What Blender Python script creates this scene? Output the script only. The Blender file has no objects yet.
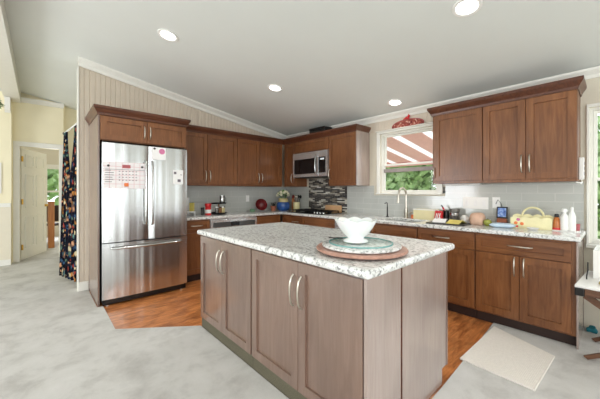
import bpy, bmesh, math, random
from mathutils import Vector, Matrix
PI = math.pi
random.seed(7)
S = bpy.context.scene
COL = S.collection

# ---------------------------------------------------------------- camera, world, lights, exposure
cam = bpy.data.cameras.new('camera'); cam_o = bpy.data.objects.new('camera', cam); COL.objects.link(cam_o)
cam.sensor_fit = 'HORIZONTAL'; cam.sensor_width = 36.0
cam.lens = 36.0 * 286.66 / 600.0
cam.shift_y = -8.0 / 600.0
cam_o.location = (0, 0, 1.292)
cam_o.rotation_euler = (PI / 2, 0, -math.radians(42.293))
cam.clip_start = .05; cam.clip_end = 200
S.camera = cam_o

W = bpy.data.worlds.new('world'); S.world = W; W.use_nodes = True
WORLD_STRENGTH = 2.0
bgn = W.node_tree.nodes['Background']
bgn.inputs[0].default_value = (.93, .97, 1.0, 1); bgn.inputs[1].default_value = WORLD_STRENGTH

def area(name, loc, rot, sx, sy, watts, color=(1, 1, 1)):
    l = bpy.data.lights.new(name, 'AREA'); l.shape = 'RECTANGLE'; l.size = sx; l.size_y = sy
    l.energy = watts; l.color = color
    o = bpy.data.objects.new(name, l); COL.objects.link(o); o.location = loc; o.rotation_euler = rot
    return o
DAY = (.935, .975, 1.02)
# area lamps standing for daylight at the living room windows (front wall and left wall)
for xx, ww, pw in ((-2.6, 1.6, 62), (-.2, 1.6, 62), (2.35, 2.0, 8)):
    area('daylight_front', (xx, -3.97, 1.3), (PI / 2, 0, 0), ww, 1.9, pw, DAY)
for yy, pw in ((-2.9, 42), (-.75, 42), (4.4, 145)):
    area('side_window_fill', (-4.47, yy, 1.3), (PI / 2, 0, -PI / 2), 1.7, 1.9, pw, DAY)  # added at unseen side windows; the strongest brightens the hall
# area lamp added outside, out of view, boosting daylight beside the table
o_ = area('daylight_boost_right', (4.75, -.75, 2.95), (0, math.radians(52), 0), 1.4, 1.6, 60, DAY)
# fill lamps added out of view on the living room side, for even light
for xx, yy in ((-2.6, -1.6), (-2.6, 1.6), (.6, -2.0)):
    area('living_fill_lamp', (xx, yy, 2.62), (0, 0, 0), .5, .5, 18, (1, .99, .98))
area('daylight_bedroom', (.55, 10.72, 1.3), (PI / 2, 0, PI), .85, 1.3, 75, DAY)

vs = S.view_settings
vs.view_transform = 'Standard'; vs.look = 'None'; vs.gamma = 1.0; vs.use_curve_mapping = False
vs.exposure = -0.2
S.cycles.max_bounces = 10; S.cycles.diffuse_bounces = 6; S.cycles.glossy_bounces = 5
S.cycles.transparent_max_bounces = 12
S.cycles.sample_clamp_indirect = 8.0

# ---------------------------------------------------------------- helpers
def lin(r, g, b):
    f = lambda c: (c / 255 / 12.92) if c / 255 <= .04045 else ((c / 255 + .055) / 1.055) ** 2.4
    return (f(r), f(g), f(b), 1)

class NT:
    def __init__(self, name):
        self.m = bpy.data.materials.new(name); self.m.use_nodes = True
        self.t = self.m.node_tree; self.b = self.t.nodes['Principled BSDF']
    def n(self, typ, **kw):
        nd = self.t.nodes.new(typ)
        for k, v in kw.items():
            if k in nd.inputs: nd.inputs[k].default_value = v
            else: setattr(nd, k, v)
        return nd
    def l(self, a, b): self.t.links.new(a, b)
    def coords(self, scale=(1, 1, 1), rot=(0, 0, 0), rnd=False):
        tc = self.n('ShaderNodeTexCoord'); mp = self.n('ShaderNodeMapping')
        mp.inputs['Scale'].default_value = scale; mp.inputs['Rotation'].default_value = rot
        src = tc.outputs['Object']
        self.l(src, mp.inputs['Vector'])
        if rnd:
            oi = self.n('ShaderNodeObjectInfo'); ml = self.n('ShaderNodeMath', operation='MULTIPLY')
            ml.inputs[1].default_value = 17.0; self.l(oi.outputs['Random'], ml.inputs[0])
            self.l(ml.outputs[0], mp.inputs['Location'])
        return mp.outputs[0]
    def ramp(self, fac, stops, interp='LINEAR'):
        r = self.n('ShaderNodeValToRGB'); r.color_ramp.interpolation = interp
        e = r.color_ramp.elements
        while len(e) < len(stops): e.new(.5)
        for q, (p, c) in zip(e, stops): q.position = p; q.color = c
        self.l(fac, r.inputs[0]); return r.outputs[0]
    def noise(self, vec, scale, detail=3, rough=.5, dist=0):
        nd = self.n('ShaderNodeTexNoise'); nd.inputs['Scale'].default_value = scale
        nd.inputs['Detail'].default_value = detail; nd.inputs['Roughness'].default_value = rough
        nd.inputs['Distortion'].default_value = dist
        self.l(vec, nd.inputs['Vector']); return nd.outputs['Fac']
    def mix(self, fac, a, b, typ='MIX'):
        nd = self.n('ShaderNodeMix'); nd.data_type = 'RGBA'; nd.blend_type = typ
        for i, v in ((0, fac), (6, a), (7, b)):
            if hasattr(v, 'is_output'): self.l(v, nd.inputs[i])
            else: nd.inputs[i].default_value = v
        return nd.outputs[2]
    def bump(self, h, strength=.2, dist=.01):
        b = self.n('ShaderNodeBump'); b.inputs['Strength'].default_value = strength
        b.inputs['Distance'].default_value = dist
        self.l(h, b.inputs['Height']); self.l(b.outputs[0], self.b.inputs['Normal'])
    def set(self, **kw):
        for k, v in kw.items():
            k = k.replace('_', ' ')
            if hasattr(v, 'is_output'): self.l(v, self.b.inputs[k])
            else: self.b.inputs[k].default_value = v
        return self

def plain(name, rgb, rough=.5, metal=0.0, spec=.5, vary=.06, scale=14, bump=0, **kw):
    t = NT(name); v = t.coords(); c = lin(*rgb)
    f = t.noise(v, scale, 3)
    a = tuple(min(1, x * (1 - vary)) for x in c[:3]) + (1,); b = tuple(min(1, x * (1 + vary)) for x in c[:3]) + (1,)
    t.set(Base_Color=t.ramp(f, [(.3, a), (.7, b)]), Roughness=rough, Metallic=metal, Specular_IOR_Level=spec, **kw)
    if bump: t.bump(f, bump, .004)
    return t.m

def wood(name, dark, mid, light, axis="z", rough=.36, coat=.2, ior=1.5, spec=.42):
    t = NT(name)
    sc = {'z': (14, 14, 1.1), 'x': (1.1, 14, 14), 'y': (14, 1.1, 14)}[axis]
    v = t.coords(sc, rnd=True)
    g = t.noise(v, 2.2, 6, .6, 1.2)
    v2 = t.coords((2.2, 2.2, 1.0), rnd=True)
    h = t.noise(v2, 1.6, 2)
    c1 = t.ramp(g, [(.25, lin(*dark)), (.5, lin(*mid)), (.78, lin(*light))])
    c2 = t.ramp(h, [(.3, (.8, .76, .74, 1)), (.7, (1.12, 1.1, 1.08, 1))])
    t.set(Base_Color=t.mix(1.0, c1, c2, 'MULTIPLY'), Roughness=rough, Specular_IOR_Level=spec, Coat_Weight=coat, Coat_Roughness=.2, Coat_IOR=ior)
    t.bump(g, .05, .002)
    return t.m

M = {}
CH = ((104, 62, 35), (125, 79, 45), (142, 96, 59))
M['wood'] = wood('cherry_wood', *CH)
M['wood_h'] = wood('cherry_wood_horizontal', *CH, axis='x')
M['wood_cornice'] = wood('cherry_wood_moulding', (66, 34, 21), (90, 50, 31), (108, 66, 42), axis='x')
IS = ((108, 82, 68), (120, 93, 79), (132, 105, 91))  # cherry with its greyish reflection haze mixed into the colours
M['wood_painted_haze'] = wood('cherry_painted_haze', *IS, rough=.3, coat=1.0, ior=2.0)
M['panel_painted_sheen'] = wood('end_panel_painted_sheen', (152, 132, 124), (160, 142, 134), (166, 150, 143), rough=.26, coat=1.0, ior=2.3)  # cherry panel, reflected light painted in as a paler base colour
M['wood_table'] = wood('walnut_table', (70, 46, 34), (98, 68, 50), (124, 88, 66), axis='y', rough=.45, coat=0)
M['wood_orange'] = wood('orange_oak', (150, 92, 44), (178, 116, 60), (196, 136, 78), coat=.1)
M['maple'] = wood('maple_board', (196, 150, 104), (216, 172, 126), (228, 190, 146), axis='y', coat=0, rough=.5)
M['white_paint'] = plain('white_trim_paint', (232, 230, 222), .4, vary=.015)
M['wall'] = plain('wall_paint_beige', (214, 206, 188), .65, vary=.02, scale=4, bump=.03)
M['wall_hall'] = plain('wall_paint_cream', (240, 231, 200), .65, vary=.02, scale=4, bump=.03)
M['wall_room'] = plain('wall_paint_living', (222, 216, 204), .7, vary=.02, scale=4)
M['bead'] = plain('beadboard_paint', (212, 199, 182), .55, vary=.03, scale=6)
M['ceil'] = plain('ceiling_paint', (225, 228, 224), .8, vary=.015, scale=2, bump=.02)
M['wainscot'] = plain('wainscot_cream_paint', (226, 218, 198), .5, vary=.015)
M['white'] = plain('white_plastic', (240, 239, 235), .35, vary=.01)
M['black'] = plain('black_plastic', (16, 15, 15), .35, vary=.1)
M['black_glass'] = plain('black_glass', (10, 10, 12), .08, vary=.02)
M['dark_metal'] = plain('dark_cast_iron', (26, 25, 25), .5, .4)
M['nickel'] = plain('brushed_nickel', (206, 200, 188), .28, 1.0, vary=.04, scale=60)
M['chrome'] = plain('satin_chrome', (190, 190, 188), .22, 1.0, vary=.03)
M['brass'] = plain('brass', (206, 168, 84), .3, 1.0)
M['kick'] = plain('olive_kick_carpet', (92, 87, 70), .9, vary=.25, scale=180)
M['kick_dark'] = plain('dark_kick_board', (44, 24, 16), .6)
M['rubber'] = plain('grey_rubber', (60, 58, 56), .7)

def stainless(name, wave):
    t = NT(name); v = t.coords((1, 1, .02)); f = t.noise(v, 90, 2)
    w = t.coords((3.4, 1, .05)); g = t.noise(w, 2.0, 1.5)
    t.set(Base_Color=t.ramp(f, [(.3, (.64, .655, .66, 1)), (.7, (.70, .71, .715, 1))]), Metallic=1.0 if wave else .75,
          Roughness=t.ramp(f, [(.2, (.20,) * 3 + (1,)), (.8, (.27,) * 3 + (1,))]))
    if wave: t.bump(g, wave, .03)
    return t.m
M['steel'] = stainless('stainless_steel', 0); M['steel_wavy'] = stainless('stainless_door_steel', .55)
M['steel_dark'] = plain('oven_glass_grey', (92, 94, 94), .12, .3, vary=.03)

def granite(name, tint=(1, 1, 1)):
    t = NT(name); v = t.coords()
    big = t.noise(v, 9, 5, .62, .6); mid = t.noise(v, 42, 5, .7, .4); fine = t.noise(v, 120, 2, .6)
    base = t.ramp(big, [(.26, lin(172, 170, 168)), (.40, lin(222, 222, 219)), (.62, lin(234, 235, 233)), (.80, lin(206, 202, 192))])
    grey = t.ramp(mid, [(.35, (.16, .16, .17, 1)), (.43, (.55, .56, .55, 1)), (.50, (1, 1, 1, 1))])
    c = t.mix(.85, base, grey, 'MULTIPLY')
    vo = t.n('ShaderNodeTexVoronoi'); vo.inputs['Scale'].default_value = 62; t.l(v, vo.inputs['Vector'])
    sp = t.ramp(vo.outputs['Distance'], [(.10, (0, 0, 0, 1)), (.20, (1, 1, 1, 1))])
    gate = t.ramp(fine, [(.42, (0, 0, 0, 1)), (.56, (1, 1, 1, 1))])
    spk = t.mix(1.0, sp, gate, 'LIGHTEN')
    c = t.mix(1.0, c, t.ramp(spk, [(0, (.13, .11, .11, 1)), (1, (1, 1, 1, 1))]), 'MULTIPLY')
    c = t.mix(1.0, c, tint + (1,), 'MULTIPLY')
    t.set(Base_Color=c, Roughness=.16, Specular_IOR_Level=.5)
    return t.m
M['granite'] = granite('speckled_white_granite')
M['pink_stone'] = plain('pink_granite', (178, 136, 120), .3, vary=.18, scale=40)

def brickmat(name, c1, c2, mortar, w, h, ms, rot, rough=.2, offs=.5, bias=0.0, vary_noise=None):
    t = NT(name); v = t.coords((1, 1, 1), rot)
    b = t.n('ShaderNodeTexBrick'); b.offset = offs
    b.inputs['Color1'].default_value = c1; b.inputs['Color2'].default_value = c2; b.inputs['Mortar'].default_value = mortar
    b.inputs['Scale'].default_value = 1; b.inputs['Brick Width'].default_value = w; b.inputs['Row Height'].default_value = h
    b.inputs['Mortar Size'].default_value = ms; b.inputs['Bias'].default_value = bias
    t.l(v, b.inputs['Vector'])
    t.set(Base_Color=b.outputs['Color'], Roughness=rough)
    t.bump(b.outputs['Fac'], -.25, .003)
    return t
# brick texture lies in x/y of its vector: rotate so that wall planes map onto it
R_XZ = (-PI / 2, 0, 0)            # plane facing -Y : (x, z)
R_YZ = (-PI / 2, 0, 0)
def brick_yz(name, *a, **k):
    t = brickmat(name, *a, rot=(0, 0, 0), **k)
    return t
def tile_mat(name, plane, c1, c2, mortar, w, h, ms, rough, offs=.5, cramp=None):
    t = NT(name); tc = t.n('ShaderNodeTexCoord'); sx = t.n('ShaderNodeSeparateXYZ'); cx = t.n('ShaderNodeCombineXYZ')
    t.l(tc.outputs['Object'], sx.inputs[0])
    t.l(sx.outputs[{'x': 0, 'y': 1}[plane[0]]], cx.inputs[0]); t.l(sx.outputs[{'z': 2, 'y': 1}[plane[1]]], cx.inputs[1])
    b = t.n('ShaderNodeTexBrick'); b.offset = offs
    b.inputs['Color1'].default_value = c1; b.inputs['Color2'].default_value = c2; b.inputs['Mortar'].default_value = mortar
    b.inputs['Scale'].default_value = 1; b.inputs['Brick Width'].default_value = w; b.inputs['Row Height'].default_value = h
    b.inputs['Mortar Size'].default_value = ms
    t.l(cx.outputs[0], b.inputs['Vector'])
    col = b.outputs['Color']
    if cramp:
        r = t.ramp(b.outputs['Color'], cramp, 'CONSTANT'); col = t.mix(b.outputs['Fac'], r, mortar)
    t.set(Base_Color=col, Roughness=rough)
    t.bump(b.outputs['Fac'], .3, -.003)
    return t.m
TW = ((.51, .52, .485, 1), (.48, .49, .46, 1), (.57, .57, .54, 1))
M['tile_a'] = tile_mat('glass_tile_x', 'xz', *TW, .30, .10, .004, .1)
M['tile_b'] = tile_mat('glass_tile_y', 'yz', *TW, .27, .085, .004, .1)
M['mosaic'] = tile_mat('strip_mosaic', 'yz', (0, 0, 0, 1), (1, 1, 1, 1), (.22, .21, .2, 1), .11, .023, .0024, .15,
    cramp=[(0, lin(52, 48, 46)), (.2, lin(120, 112, 98)), (.34, lin(206, 202, 190)), (.48, lin(64, 58, 54)), (.66, lin(170, 164, 150)), (.8, lin(40, 38, 40)), (.92, lin(214, 210, 200))])

def planks():
    t = NT('laminate_planks'); v = t.coords((1, 1, 1), (0, 0, 0))
    b = t.n('ShaderNodeTexBrick'); b.offset = .37
    b.inputs['Color1'].default_value = (0, 0, 0, 1); b.inputs['Color2'].default_value = (1, 1, 1, 1); b.inputs['Mortar'].default_value = (.3, .3, .3, 1)
    b.inputs['Scale'].default_value = 1; b.inputs['Brick Width'].default_value = .95; b.inputs['Row Height'].default_value = .125; b.inputs['Mortar Size'].default_value = .0015
    t.l(v, b.inputs['Vector'])
    w = t.coords((1.3, 11, 11)); g = t.noise(w, 2.4, 6, .65, 1.6)
    w2 = t.coords((2, 4, 4)); k = t.noise(w2, 2.2, 3, .6, .5)
    c = t.ramp(g, [(.25, lin(130, 72, 36)), (.48, lin(188, 116, 64)), (.62, lin(212, 142, 86)), (.8, lin(166, 98, 52))])
    c = t.mix(.5, c, t.ramp(k, [(.38, (.42, .36, .32, 1)), (.55, (1.1, 1.08, 1.05, 1))]), 'MULTIPLY')
    c = t.mix(.35, c, t.ramp(b.outputs['Color'], [(0, (.75, .72, .70, 1)), (1, (1.15, 1.15, 1.15, 1))]), 'MULTIPLY')
    t.set(Base_Color=c, Roughness=.3, Coat_Weight=.15)
    t.bump(g, .05, .002)
    return t.m
M['planks'] = planks()

def carpet():
    t = NT('cream_carpet'); v = t.coords()
    a = t.noise(v, 3.2, 5, .65, .3); f = t.noise(v, 260, 2); p = t.noise(v, 9, 3, .6)
    c = t.ramp(a, [(.3, lin(184, 181, 177)), (.5, lin(204, 202, 198)), (.75, lin(214, 212, 209))])
    c = t.mix(.32, c, t.ramp(p, [(.32, (.78, .78, .79, 1)), (.46, (1, 1, 1, 1))]), 'MULTIPLY')
    c = t.mix(.5, c, t.ramp(f, [(.3, (.84, .84, .84, 1)), (.7, (1.06, 1.06, 1.06, 1))]), 'MULTIPLY')
    t.set(Base_Color=c, Roughness=.95, Specular_IOR_Level=.1)
    t.bump(f, .5, .006)
    return t.m
M['carpet'] = carpet()

def glassmat(name, tint=(.97, .99, .98), refl=.12):
    t = NT(name); out = t.t.nodes['Material Output']
    tr = t.n('ShaderNodeBsdfTransparent'); tr.inputs[0].default_value = tint + (1,)
    gl = t.n('ShaderNodeBsdfGlossy'); gl.inputs['Roughness'].default_value = .03
    fr = t.n('ShaderNodeLayerWeight'); fr.inputs[0].default_value = .5
    pw = t.n('ShaderNodeMath', operation='POWER'); pw.inputs[1].default_value = 5.0; t.l(fr.outputs['Facing'], pw.inputs[0])
    ml = t.n('ShaderNodeMath', operation='MULTIPLY_ADD'); ml.inputs[1].default_value = .25; ml.inputs[2].default_value = refl * .5
    t.l(pw.outputs[0], ml.inputs[0]); ge = t.n('ShaderNodeNewGeometry')
    inv = t.n('ShaderNodeMath', operation='SUBTRACT'); inv.inputs[0].default_value = 1.0; t.l(ge.outputs['Backfacing'], inv.inputs[1])
    m2 = t.n('ShaderNodeMath', operation='MULTIPLY'); m2.use_clamp = True; t.l(ml.outputs[0], m2.inputs[0]); t.l(inv.outputs[0], m2.inputs[1]); ml = m2
    mx = t.n('ShaderNodeMixShader'); t.l(ml.outputs[0], mx.inputs[0]); t.l(tr.outputs[0], mx.inputs[1]); t.l(gl.outputs[0], mx.inputs[2])
    t.l(mx.outputs[0], out.inputs[0])
    return t.m
M['glass'] = glassmat('window_glass', refl=.05)
M['disc_glass'] = glassmat('greenish_glass', (.97, .995, .99), .04)
M['glass_edge'] = plain('green_glass_edge', (120, 172, 168), .15)
M['milk_glass'] = plain('milk_glass', (240, 241, 240), .16, vary=.01)
M['milk_glass'].node_tree.nodes['Principled BSDF'].inputs['Subsurface Weight'].default_value = .15

def floral():
    t = NT('floral_curtain'); v = t.coords((1, 1, .8))
    nz = t.n('ShaderNodeTexNoise'); nz.inputs['Scale'].default_value = 9; t.l(v, nz.inputs['Vector'])
    mv = t.mix(.10, v, nz.outputs['Color'], 'ADD')
    vo = t.n('ShaderNodeTexVoronoi'); vo.inputs['Scale'].default_value = 24; t.l(mv, vo.inputs['Vector'])
    se = t.n('ShaderNodeSeparateColor'); t.l(vo.outputs['Color'], se.inputs[0])
    c = t.ramp(se.outputs[0], [(0, lin(18, 20, 34)), (.40, lin(150, 60, 50)), (.48, lin(24, 30, 52)), (.56, lin(196, 146, 110)), (.64, lin(88, 112, 96)),
                               (.71, lin(206, 190, 150)), (.77, lin(20, 20, 30)), (.84, lin(54, 84, 112)), (.91, lin(180, 120, 60)), (.96, lin(110, 150, 140))], 'CONSTANT')
    e = t.ramp(vo.outputs['Distance'], [(.30, (1, 1, 1, 1)), (.62, (.25, .26, .34, 1))])
    t.set(Base_Color=t.mix(1, c, e, 'MULTIPLY'), Roughness=.9, Specular_IOR_Level=.15)
    return t.m
M['floral'] = floral()

def leafy(name, a, b, c):
    t = NT(name); v = t.coords(); f = t.noise(v, 5, 4, .7)
    t.set(Base_Color=t.ramp(f, [(.3, lin(*a)), (.5, lin(*b)), (.72, lin(*c))]), Roughness=.6)
    return t.m
M['leaf'] = leafy('leaves_green', (58, 96, 40), (104, 150, 72), (160, 190, 120))
M['leaf_pale'] = leafy('leaves_pale', (120, 160, 100), (166, 196, 136), (204, 222, 176))
M['lawn'] = leafy('lawn', (110, 140, 70), (150, 176, 100), (180, 196, 130))
M['bark'] = plain('bark', (98, 82, 66), .9, vary=.25, scale=20)
M['pergola'] = plain('salmon_painted_board', (250, 196, 194), .7, vary=.06)
def translucent():
    t = NT('translucent_panel'); d = t.n('ShaderNodeBsdfTranslucent'); d.inputs[0].default_value = (.92, .92, .9, 1)
    t.l(d.outputs[0], t.t.nodes['Material Output'].inputs[0]); return t.m
M['panel_white'] = translucent()
M['grey_block'] = plain('grey_bracket', (150, 140, 136), .6)

def emit(name, rgb, s):
    t = NT(name); t.set(Base_Color=(1, 1, 1, 1), Emission_Color=rgb + (1,), Emission_Strength=s); return t.m
M['lamp_on'] = emit('lamp_diffuser', (1, .98, .94), 9.0)

# ---- geometry
def bm_new(): return bmesh.new()
def add_box(bm, x0, x1, y0, y1, z0, z1, bevel=0, seg=2):
    r = bmesh.ops.create_cube(bm, size=1, matrix=Matrix.Translation(((x0 + x1) / 2, (y0 + y1) / 2, (z0 + z1) / 2)) @ Matrix.Diagonal((abs(x1 - x0), abs(y1 - y0), abs(z1 - z0), 1)))
    if bevel:
        es = list({e for v in r['verts'] for e in v.link_edges})
        bmesh.ops.bevel(bm, geom=es, offset=bevel, segments=seg, affect='EDGES', profile=.5)
    return bm
def box(*a, **k): return add_box(bm_new(), *a, **k)
def add_lathe(bm, prof, segs=32, c=(0, 0, 0), mod=None, axis='z'):
    rings = []
    for i, (r, z) in enumerate(prof):
        if r < 1e-6: rings.append([bm.verts.new((0, 0, z))]); continue
        ring = []
        for k in range(segs):
            a = 2 * PI * k / segs; rr, zz = (r, z) if mod is None else mod(i, r, z, a)
            ring.append(bm.verts.new((rr * math.cos(a), rr * math.sin(a), zz)))
        rings.append(ring)
    for A, B in zip(rings, rings[1:]):
        n = max(len(A), len(B))
        for k in range(n):
            k2 = (k + 1) % n
            if len(A) == 1: f = (A[0], B[k2], B[k])
            elif len(B) == 1: f = (A[k], A[k2], B[0])
            else: f = (A[k], A[k2], B[k2], B[k])
            try: bm.faces.new(f)
            except ValueError: pass
    vs_ = [v for r in rings for v in r]
    for v in vs_:
        x, y, z = v.co
        if axis == 'y': x, y, z = x, -z, y
        elif axis == 'x': x, y, z = -z, y, x
        v.co = Vector((x, y, z)) + Vector(c)
    return bm
def lathe(prof, **k): return add_lathe(bm_new(), prof, **k)
def add_tube(bm, pts, r, segs=8, closed=False):
    pts = [Vector(p) for p in pts]; rs = r if isinstance(r, (list, tuple)) else [r] * len(pts)
    rings = []; up = None
    n = len(pts)
    for i, p in enumerate(pts):
        if closed: t = (pts[(i + 1) % n] - pts[i - 1]).normalized()
        else: t = (pts[min(i + 1, n - 1)] - pts[max(i - 1, 0)]).normalized()
        if up is None:
            up = Vector((0, 0, 1)) if abs(t.z) < .9 else Vector((1, 0, 0))
        a = t.cross(up).normalized(); b = a.cross(t).normalized(); up = b
        rings.append([bm.verts.new(p + rs[i] * (a * math.cos(2 * PI * k / segs) + b * math.sin(2 * PI * k / segs))) for k in range(segs)])
    prs = list(zip(rings, rings[1:])) + ([(rings[-1], rings[0])] if closed else [])
    for A, B in prs:
        for k in range(segs): bm.faces.new((A[k], A[(k + 1) % segs], B[(k + 1) % segs], B[k]))
    if not closed:
        bm.faces.new(rings[0][::-1]); bm.faces.new(rings[-1])
    return bm
def tube(pts, r, segs=8, closed=False): return add_tube(bm_new(), pts, r, segs, closed)
def prism(poly, z0, z1, axis='z'):
    """extrude polygon; axis z: poly in (x,y); y: poly in (x,z) between y=z0..z1; x: poly in (y,z)"""
    bm = bm_new()
    def P(a, b, c): return {'z': (a, b, c), 'y': (a, c, b), 'x': (c, a, b)}[axis]
    A = [bm.verts.new(P(a, b, z0)) for a, b in poly]; B = [bm.verts.new(P(a, b, z1)) for a, b in poly]
    bm.faces.new(A[::-1]); bm.faces.new(B); n = len(A)
    for i in range(n): bm.faces.new((A[i], A[(i + 1) % n], B[(i + 1) % n], B[i]))
    return bm
def cells(us, vs_, filled, w0, w1, plane='xy'):
    """continuous slab made of grid cells: plane xy (w=z), yz (w=x), xz (w=y)"""
    bm = bm_new(); vd = {}
    def V(i, j, k):
        if (i, j, k) not in vd:
            u, v, w = us[i], vs_[j], (w0, w1)[k]
            vd[(i, j, k)] = bm.verts.new({'xy': (u, v, w), 'yz': (w, u, v), 'xz': (u, w, v)}[plane])
        return vd[(i, j, k)]
    nu, nv = len(us) - 1, len(vs_) - 1
    F = lambda i, j: 0 <= i < nu and 0 <= j < nv and filled(i, j)
    for i in range(nu):
        for j in range(nv):
            if not F(i, j): continue
            bm.faces.new((V(i, j, 0), V(i, j + 1, 0), V(i + 1, j + 1, 0), V(i + 1, j, 0)))
            bm.faces.new((V(i, j, 1), V(i + 1, j, 1), V(i + 1, j + 1, 1), V(i, j + 1, 1)))
            if not F(i - 1, j): bm.faces.new((V(i, j, 0), V(i, j, 1), V(i, j + 1, 1), V(i, j + 1, 0)))
            if not F(i + 1, j): bm.faces.new((V(i + 1, j, 0), V(i + 1, j + 1, 0), V(i + 1, j + 1, 1), V(i + 1, j, 1)))
            if not F(i, j - 1): bm.faces.new((V(i, j, 0), V(i + 1, j, 0), V(i + 1, j, 1), V(i, j, 1)))
            if not F(i, j + 1): bm.faces.new((V(i, j + 1, 0), V(i, j + 1, 1), V(i + 1, j + 1, 1), V(i + 1, j + 1, 0)))
    return bm
def sweep(path, prof, side=1):
    """sweep a closed (out, z) profile along an XY path, mitred; out is to the right of travel when side=1"""
    bm = bm_new(); P = [Vector((p[0], p[1])) for p in path]; n = len(P); rings = []
    zz = [p[2] if len(p) > 2 else 0 for p in path]
    for i in range(n):
        ds = []
        if i > 0: ds.append((P[i] - P[i - 1]).normalized())
        if i < n - 1: ds.append((P[i + 1] - P[i]).normalized())
        ns = [Vector((d.y, -d.x)) * side for d in ds]
        if len(ns) == 2:
            m = (ns[0] + ns[1]).normalized(); m = m / max(.3, m.dot(ns[0]))
        else: m = ns[0]
        rings.append([bm.verts.new((P[i].x + m.x * o, P[i].y + m.y * o, z + zz[i])) for o, z in prof])
    k = len(prof)
    for A, B in zip(rings, rings[1:]):
        for j in range(k): bm.faces.new((A[j], A[(j + 1) % k], B[(j + 1) % k], B[j]))
    bm.faces.new(rings[0]); bm.faces.new(rings[-1][::-1])
    return bm

def obj(name, bm, mat, parent=None, smooth=None, bevel=0, label=None):
    bmesh.ops.recalc_face_normals(bm, faces=bm.faces[:])
    me = bpy.data.meshes.new(name); bm.to_mesh(me); bm.free()
    o = bpy.data.objects.new(name, me); COL.objects.link(o)
    me.materials.append(M[mat] if isinstance(mat, str) else mat)
    if parent: o.parent = parent
    if smooth is not None:
        for p in me.polygons: p.use_smooth = True
        me.set_sharp_from_angle(angle=math.radians(smooth))
    if bevel:
        b = o.modifiers.new('bevel', 'BEVEL'); b.width = bevel; b.segments = 2; b.limit_method = 'ANGLE'; b.angle_limit = math.radians(40)
    if label: o['label'] = label
    return o
def thing(name, label, cat, loc=(0, 0, 0), rotz=0, group=None):
    o = bpy.data.objects.new(name, None); COL.objects.link(o); o.empty_display_size = .1
    o.location = loc; o.rotation_euler = (0, 0, rotz)
    return tag(o, label, cat, group)
def tag(o, label, cat, group=None):
    o['label'] = label; o['category'] = cat
    if group: o['group'] = group
    return o
def struct(name, bm, mat, parent=None, **k):
    o = obj(name, bm, mat, parent, **k)
    if parent is None: o['kind'] = 'structure'
    return o
def single(name, bm, mat, label, cat, loc=(0, 0, 0), rotz=0, group=None, **k):
    o = obj(name, bm, mat, **k); o.location = loc; o.rotation_euler = (0, 0, rotz)
    return tag(o, label, cat, group)

# ---------------------------------------------------------------- the setting
XB, YA = 3.84, 4.65
SL = .165
def ceil_z(x): return 2.436 + SL * (XB - x) if x > -.35 else 2.436 + SL * (XB + .35) - SL * (-.35 - x)
RZ = ceil_z(-.3499)

# floors
carpet_poly = [(-4.5, -4), (3.96, -4), (3.96, .80), (3.28, .80), (1.95, .765), (1.145, .765), (1.145, 2.67), (.525, 3.14), (.53, 3.86), (.475, 3.87),
               (.475, 4.66), (.379, 4.66), (.379, 4.77), (2.5, 4.77), (2.5, 10.9), (-1.2, 10.9), (-1.2, 7.46), (-4.5, 7.46)]
f = struct('floor', prism(carpet_poly, -.02, .008), 'carpet')
struct('floor_kitchen', prism([(.4, 2.5), (1.16, 2.5), (1.16, .72), (3.96, .72), (3.96, 4.66), (.4, 4.66)], -.03, 0.0), 'planks')
# ceiling: two slopes meeting over the beam
struct('ceiling', prism([(-4.62, ceil_z(-4.62)), (-.35, RZ), (3.96, ceil_z(3.96)), (3.96, ceil_z(3.96) + .15), (-.35, RZ + .15), (-4.62, ceil_z(-4.62) + .15)], -4.12, 11.05, 'y'), 'ceil')

# kitchen right wall with two windows (window_1 over the sink, window_2 by the table); unseen third opening added for light
W1 = (1.545, 2.40, 1.268, 2.16); W2 = (-1.0, .162, .80, 2.08)
ys = [-4.12, -3.3, -1.7, W2[0], W2[1], W1[0], W1[1], 11.0]; zs = [0, W2[2], W1[2], W2[3], W1[3], 2.47]
def rw(i, j):
    if i in (1, 3) and j in (1, 2): return False
    if i == 5 and j in (2, 3): return False
    return True
struct('wall_right', cells(ys, zs, rw, XB, XB + .12, 'yz'), 'wall')
# beadboard back wall of the kitchen (grooved boards)
def beadboard(u0, u1, pitch, depth, th, topf, z0, plane, w):
    pts = []; u = u0
    g = .016
    while u < u1 - 1e-6:
        e = min(u + pitch, u1)
        pts += [(u, depth), (u + g * .5, 0), (e - g * .5, 0)]
        u = e
    pts.append((u1, depth))
    prof = pts + [(u1, th), (u0, th)]
    bm = bm_new(); A = []; B = []
    for a, o in prof:
        if plane == 'x': A.append(bm.verts.new((a, w + o, z0))); B.append(bm.verts.new((a, w + o, topf(a))))
        else: A.append(bm.verts.new((w + o, a, z0))); B.append(bm.verts.new((w + o, a, topf(a))))
    n = len(A); bm.faces.new(A); bm.faces.new(B)
    for i in range(n): bm.faces.new((A[i], B[i], B[(i + 1) % n], A[(i + 1) % n]))
    return bm
struct('wall_back', beadboard(.379, XB, .058, .007, .12, lambda x: ceil_z(x) + .01, 0, 'x', YA), 'bead')
struct('trim_1', beadboard(1.46, 2.62, .058, .005, .006, lambda y: 2.435, 2.20, 'y', XB - .006), 'bead')
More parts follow.
